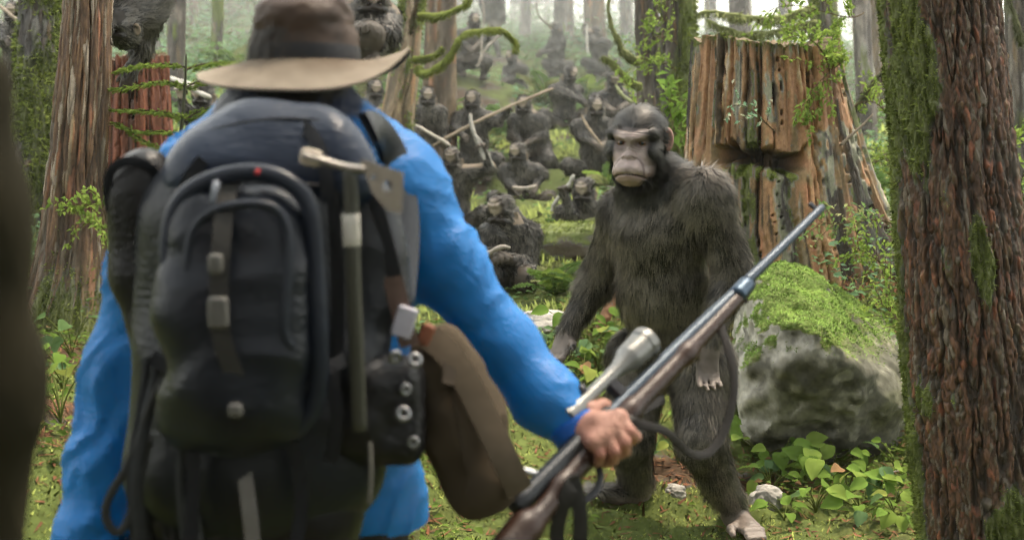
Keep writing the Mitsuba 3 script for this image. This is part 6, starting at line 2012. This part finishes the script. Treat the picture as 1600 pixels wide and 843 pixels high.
mossy_branch('lower drooping branch of the dark trunk', [(1000, 132, 12.2), (985, 124, 12.1), (970, 112, 12.1), (955, 98, 12.1), (942, 88, 12.1)], .033, 7, ((.09, .085, .03), (.22, .21, .07)), 1500)
mossy_branch('thin grey crooked branch among the upper apes', [(745, 105, 21), (757, 82, 21), (772, 62, 21), (792, 50, 21)], .03, 8, ((.2, .18, .14), (.34, .31, .25)), 0, name='bare_branch')
mossy_branch('thin upright grey branch beside the crooked one', [(752, 95, 21), (753, 70, 21), (755, 40, 21), (754, 0, 21)], .022, 9, ((.2, .18, .14), (.34, .31, .25)), 0, name='bare_branch')
mossy_branch('curving bare branch in the hazy upper middle', [(862, 40, 22), (846, 30, 22), (838, 15, 22), (842, -10, 22)], .03, 10, ((.14, .13, .1), (.25, .23, .18)), 0, name='bare_branch')
mossy_branch('pale bough crossing behind the stump top, upper', [(1270, 10, 13), (1230, 24, 13), (1180, 28, 13), (1130, 20, 13), (1090, 22, 13)], .03, 11, ((.13, .15, .05), (.26, .28, .12)), 1600, .05)
mossy_branch('pale bough crossing behind the stump top, lower', [(1275, 35, 13), (1230, 45, 13), (1190, 52, 13), (1140, 44, 13), (1105, 30, 13)], .03, 12, ((.13, .15, .05), (.26, .28, .12)), 1600, .05)
mossy_branch('dark diagonal limb between the stump and the big right trunk', [(1326, 190, 8.6), (1345, 160, 8.6), (1362, 130, 8.6), (1390, 100, 8.6)], .028, 13, ((.03, .026, .018), (.09, .085, .04)), 500)
mossy_branch('thin grey twig sticking out of the stump\'s right flank', [(1316, 225, 7.4), (1330, 212, 7.4), (1345, 200, 7.4), (1366, 180, 7.4)], .014, 14, ((.2, .17, .13), (.3, .26, .2)), 0, name='bare_branch')
mossy_branch('curved dark limb at the right edge of the frame', [(1600, 70, 10), (1586, 40, 10), (1580, 0, 10), (1580, -30, 10)], .03, 15, ((.05, .05, .03), (.12, .12, .06)), 500)

# the fallen log behind the standing ape
q = [at(700, 412, 10.4), at(800, 400, 10.45), at(880, 392, 10.5), at(960, 392, 10.55), at(1030, 390, 10.6)]
v, f = tube_grid(resample(np.array(q) + V(0, 0, .03), 120), np.full(120, .17), 48)
n0 = vnormals(v, f)
v = v + n0 * ((fbm(v * V(3, 16, 16), 4, 5) - .5) * .07)[:, None]
n0 = vnormals(v, f)
lg = thing('fallen_log', 'rotting grey-brown log lying between the sitting ape and the standing ape', 'log')
part('trunk', pn(v, f, n0, mixc(mixc([.035, .03, .02], [.13, .11, .075], fbm(v * V(3, 22, 22), 4, 6)), np.broadcast_to([.1, .13, .025], v.shape), sstep(.5, .7, n0[:, 2] * .4 + fbm(v * 5, 3, 7))), 'm_bark'), lg)
moss_part(lg, v, f, sstep(.2, .7, n0[:, 2]), 5000, 9, .03, .009)

# bleached sticks on the slope and near the ape's feet
stick('bleached fallen branch lying among ferns left of the hat', [(262, 122, 13.8), (300, 134, 13.8), (332, 152, 13.8)], .03, (.55, .52, .46))
stick('pale curved twig on the leaves in front of the boulder', [(1372, 746, 5.3), (1388, 738, 5.28), (1404, 735, 5.28)], .004, (.4, .36, .28))
stick('reddish splintered wood behind the far hip of the standing ape', [(935, 520, 6.9), (952, 480, 6.95), (962, 450, 7.0)], .03, (.3, .15, .08))
# ------------------------------------------------------------------ out-of-view trees behind and beside the camera, placed so their crowns shade the foreground
rg = np.random.default_rng(99)
for i, (x, y, lab) in enumerate([(-2.4, -2.2, 'near trunk behind the viewpoint, left'), (2.2, -1.8, 'near trunk behind the viewpoint, right'), (-5.2, 1.0, 'trunk left of the viewpoint'), (5.0, .8, 'trunk right of the viewpoint'), (.3, -4.5, 'trunk straight behind the viewpoint'),
                                 (-5.5, -5, 'farther trunk behind the viewpoint, left'), (5.5, -5.5, 'farther trunk behind the viewpoint, right'), (-6.5, 5.5, 'trunk on the bank to the left'), (6.2, 5.8, 'trunk on the bank to the right'), (-1.5, -8.5, 'rearmost trunk, left'), (3.0, -9, 'rearmost trunk, right'), (-3.6, -.6, 'young tree just left of the viewpoint'), (3.4, -.9, 'young tree just right of the viewpoint'), (.2, -2.9, 'bushy tree right behind the viewpoint')]):
    b = gpt(x, y, -.2)
    k = thing('conifer_tree', lab + ', outside the picture, placed to shade the foreground', 'tree', 'unseen trees shading the foreground')
    tp = b + V(rg.normal() * .3, rg.normal() * .3, 17)
    part('trunk', pm(trimesh.Trimesh(*tube_grid(np.linspace(b, tp, 12), np.linspace(.26, .04, 12), 14), process=False), 'm_bark', (.07, .045, .03)), k)
    lim, leaf = crown_mesh(b + V(0, 0, rg.uniform(.5, .9)), tp, 3.0, 3600, 900 + i, .32, 30)
    part('limbs', pm(lim, 'm_bark', (.05, .04, .03)), k, kind='stuff')
    part('crown', pf(leaf), k, kind='stuff')
# ------------------------------------------------------------------ haze
scene['haze_surface'] = {'type': 'null'}
scene['haze'] = dict(type='cube', to_world=T().translate([0, 45, 11.5]).scale([124.9, 124.9, 15.49]), bsdf={'type': 'ref', 'id': 'haze_surface'}, interior={'type': 'ref', 'id': 'haze_medium'})
tag('haze', 'thin pale mist hanging between the trees', 'haze', kind='stuff')
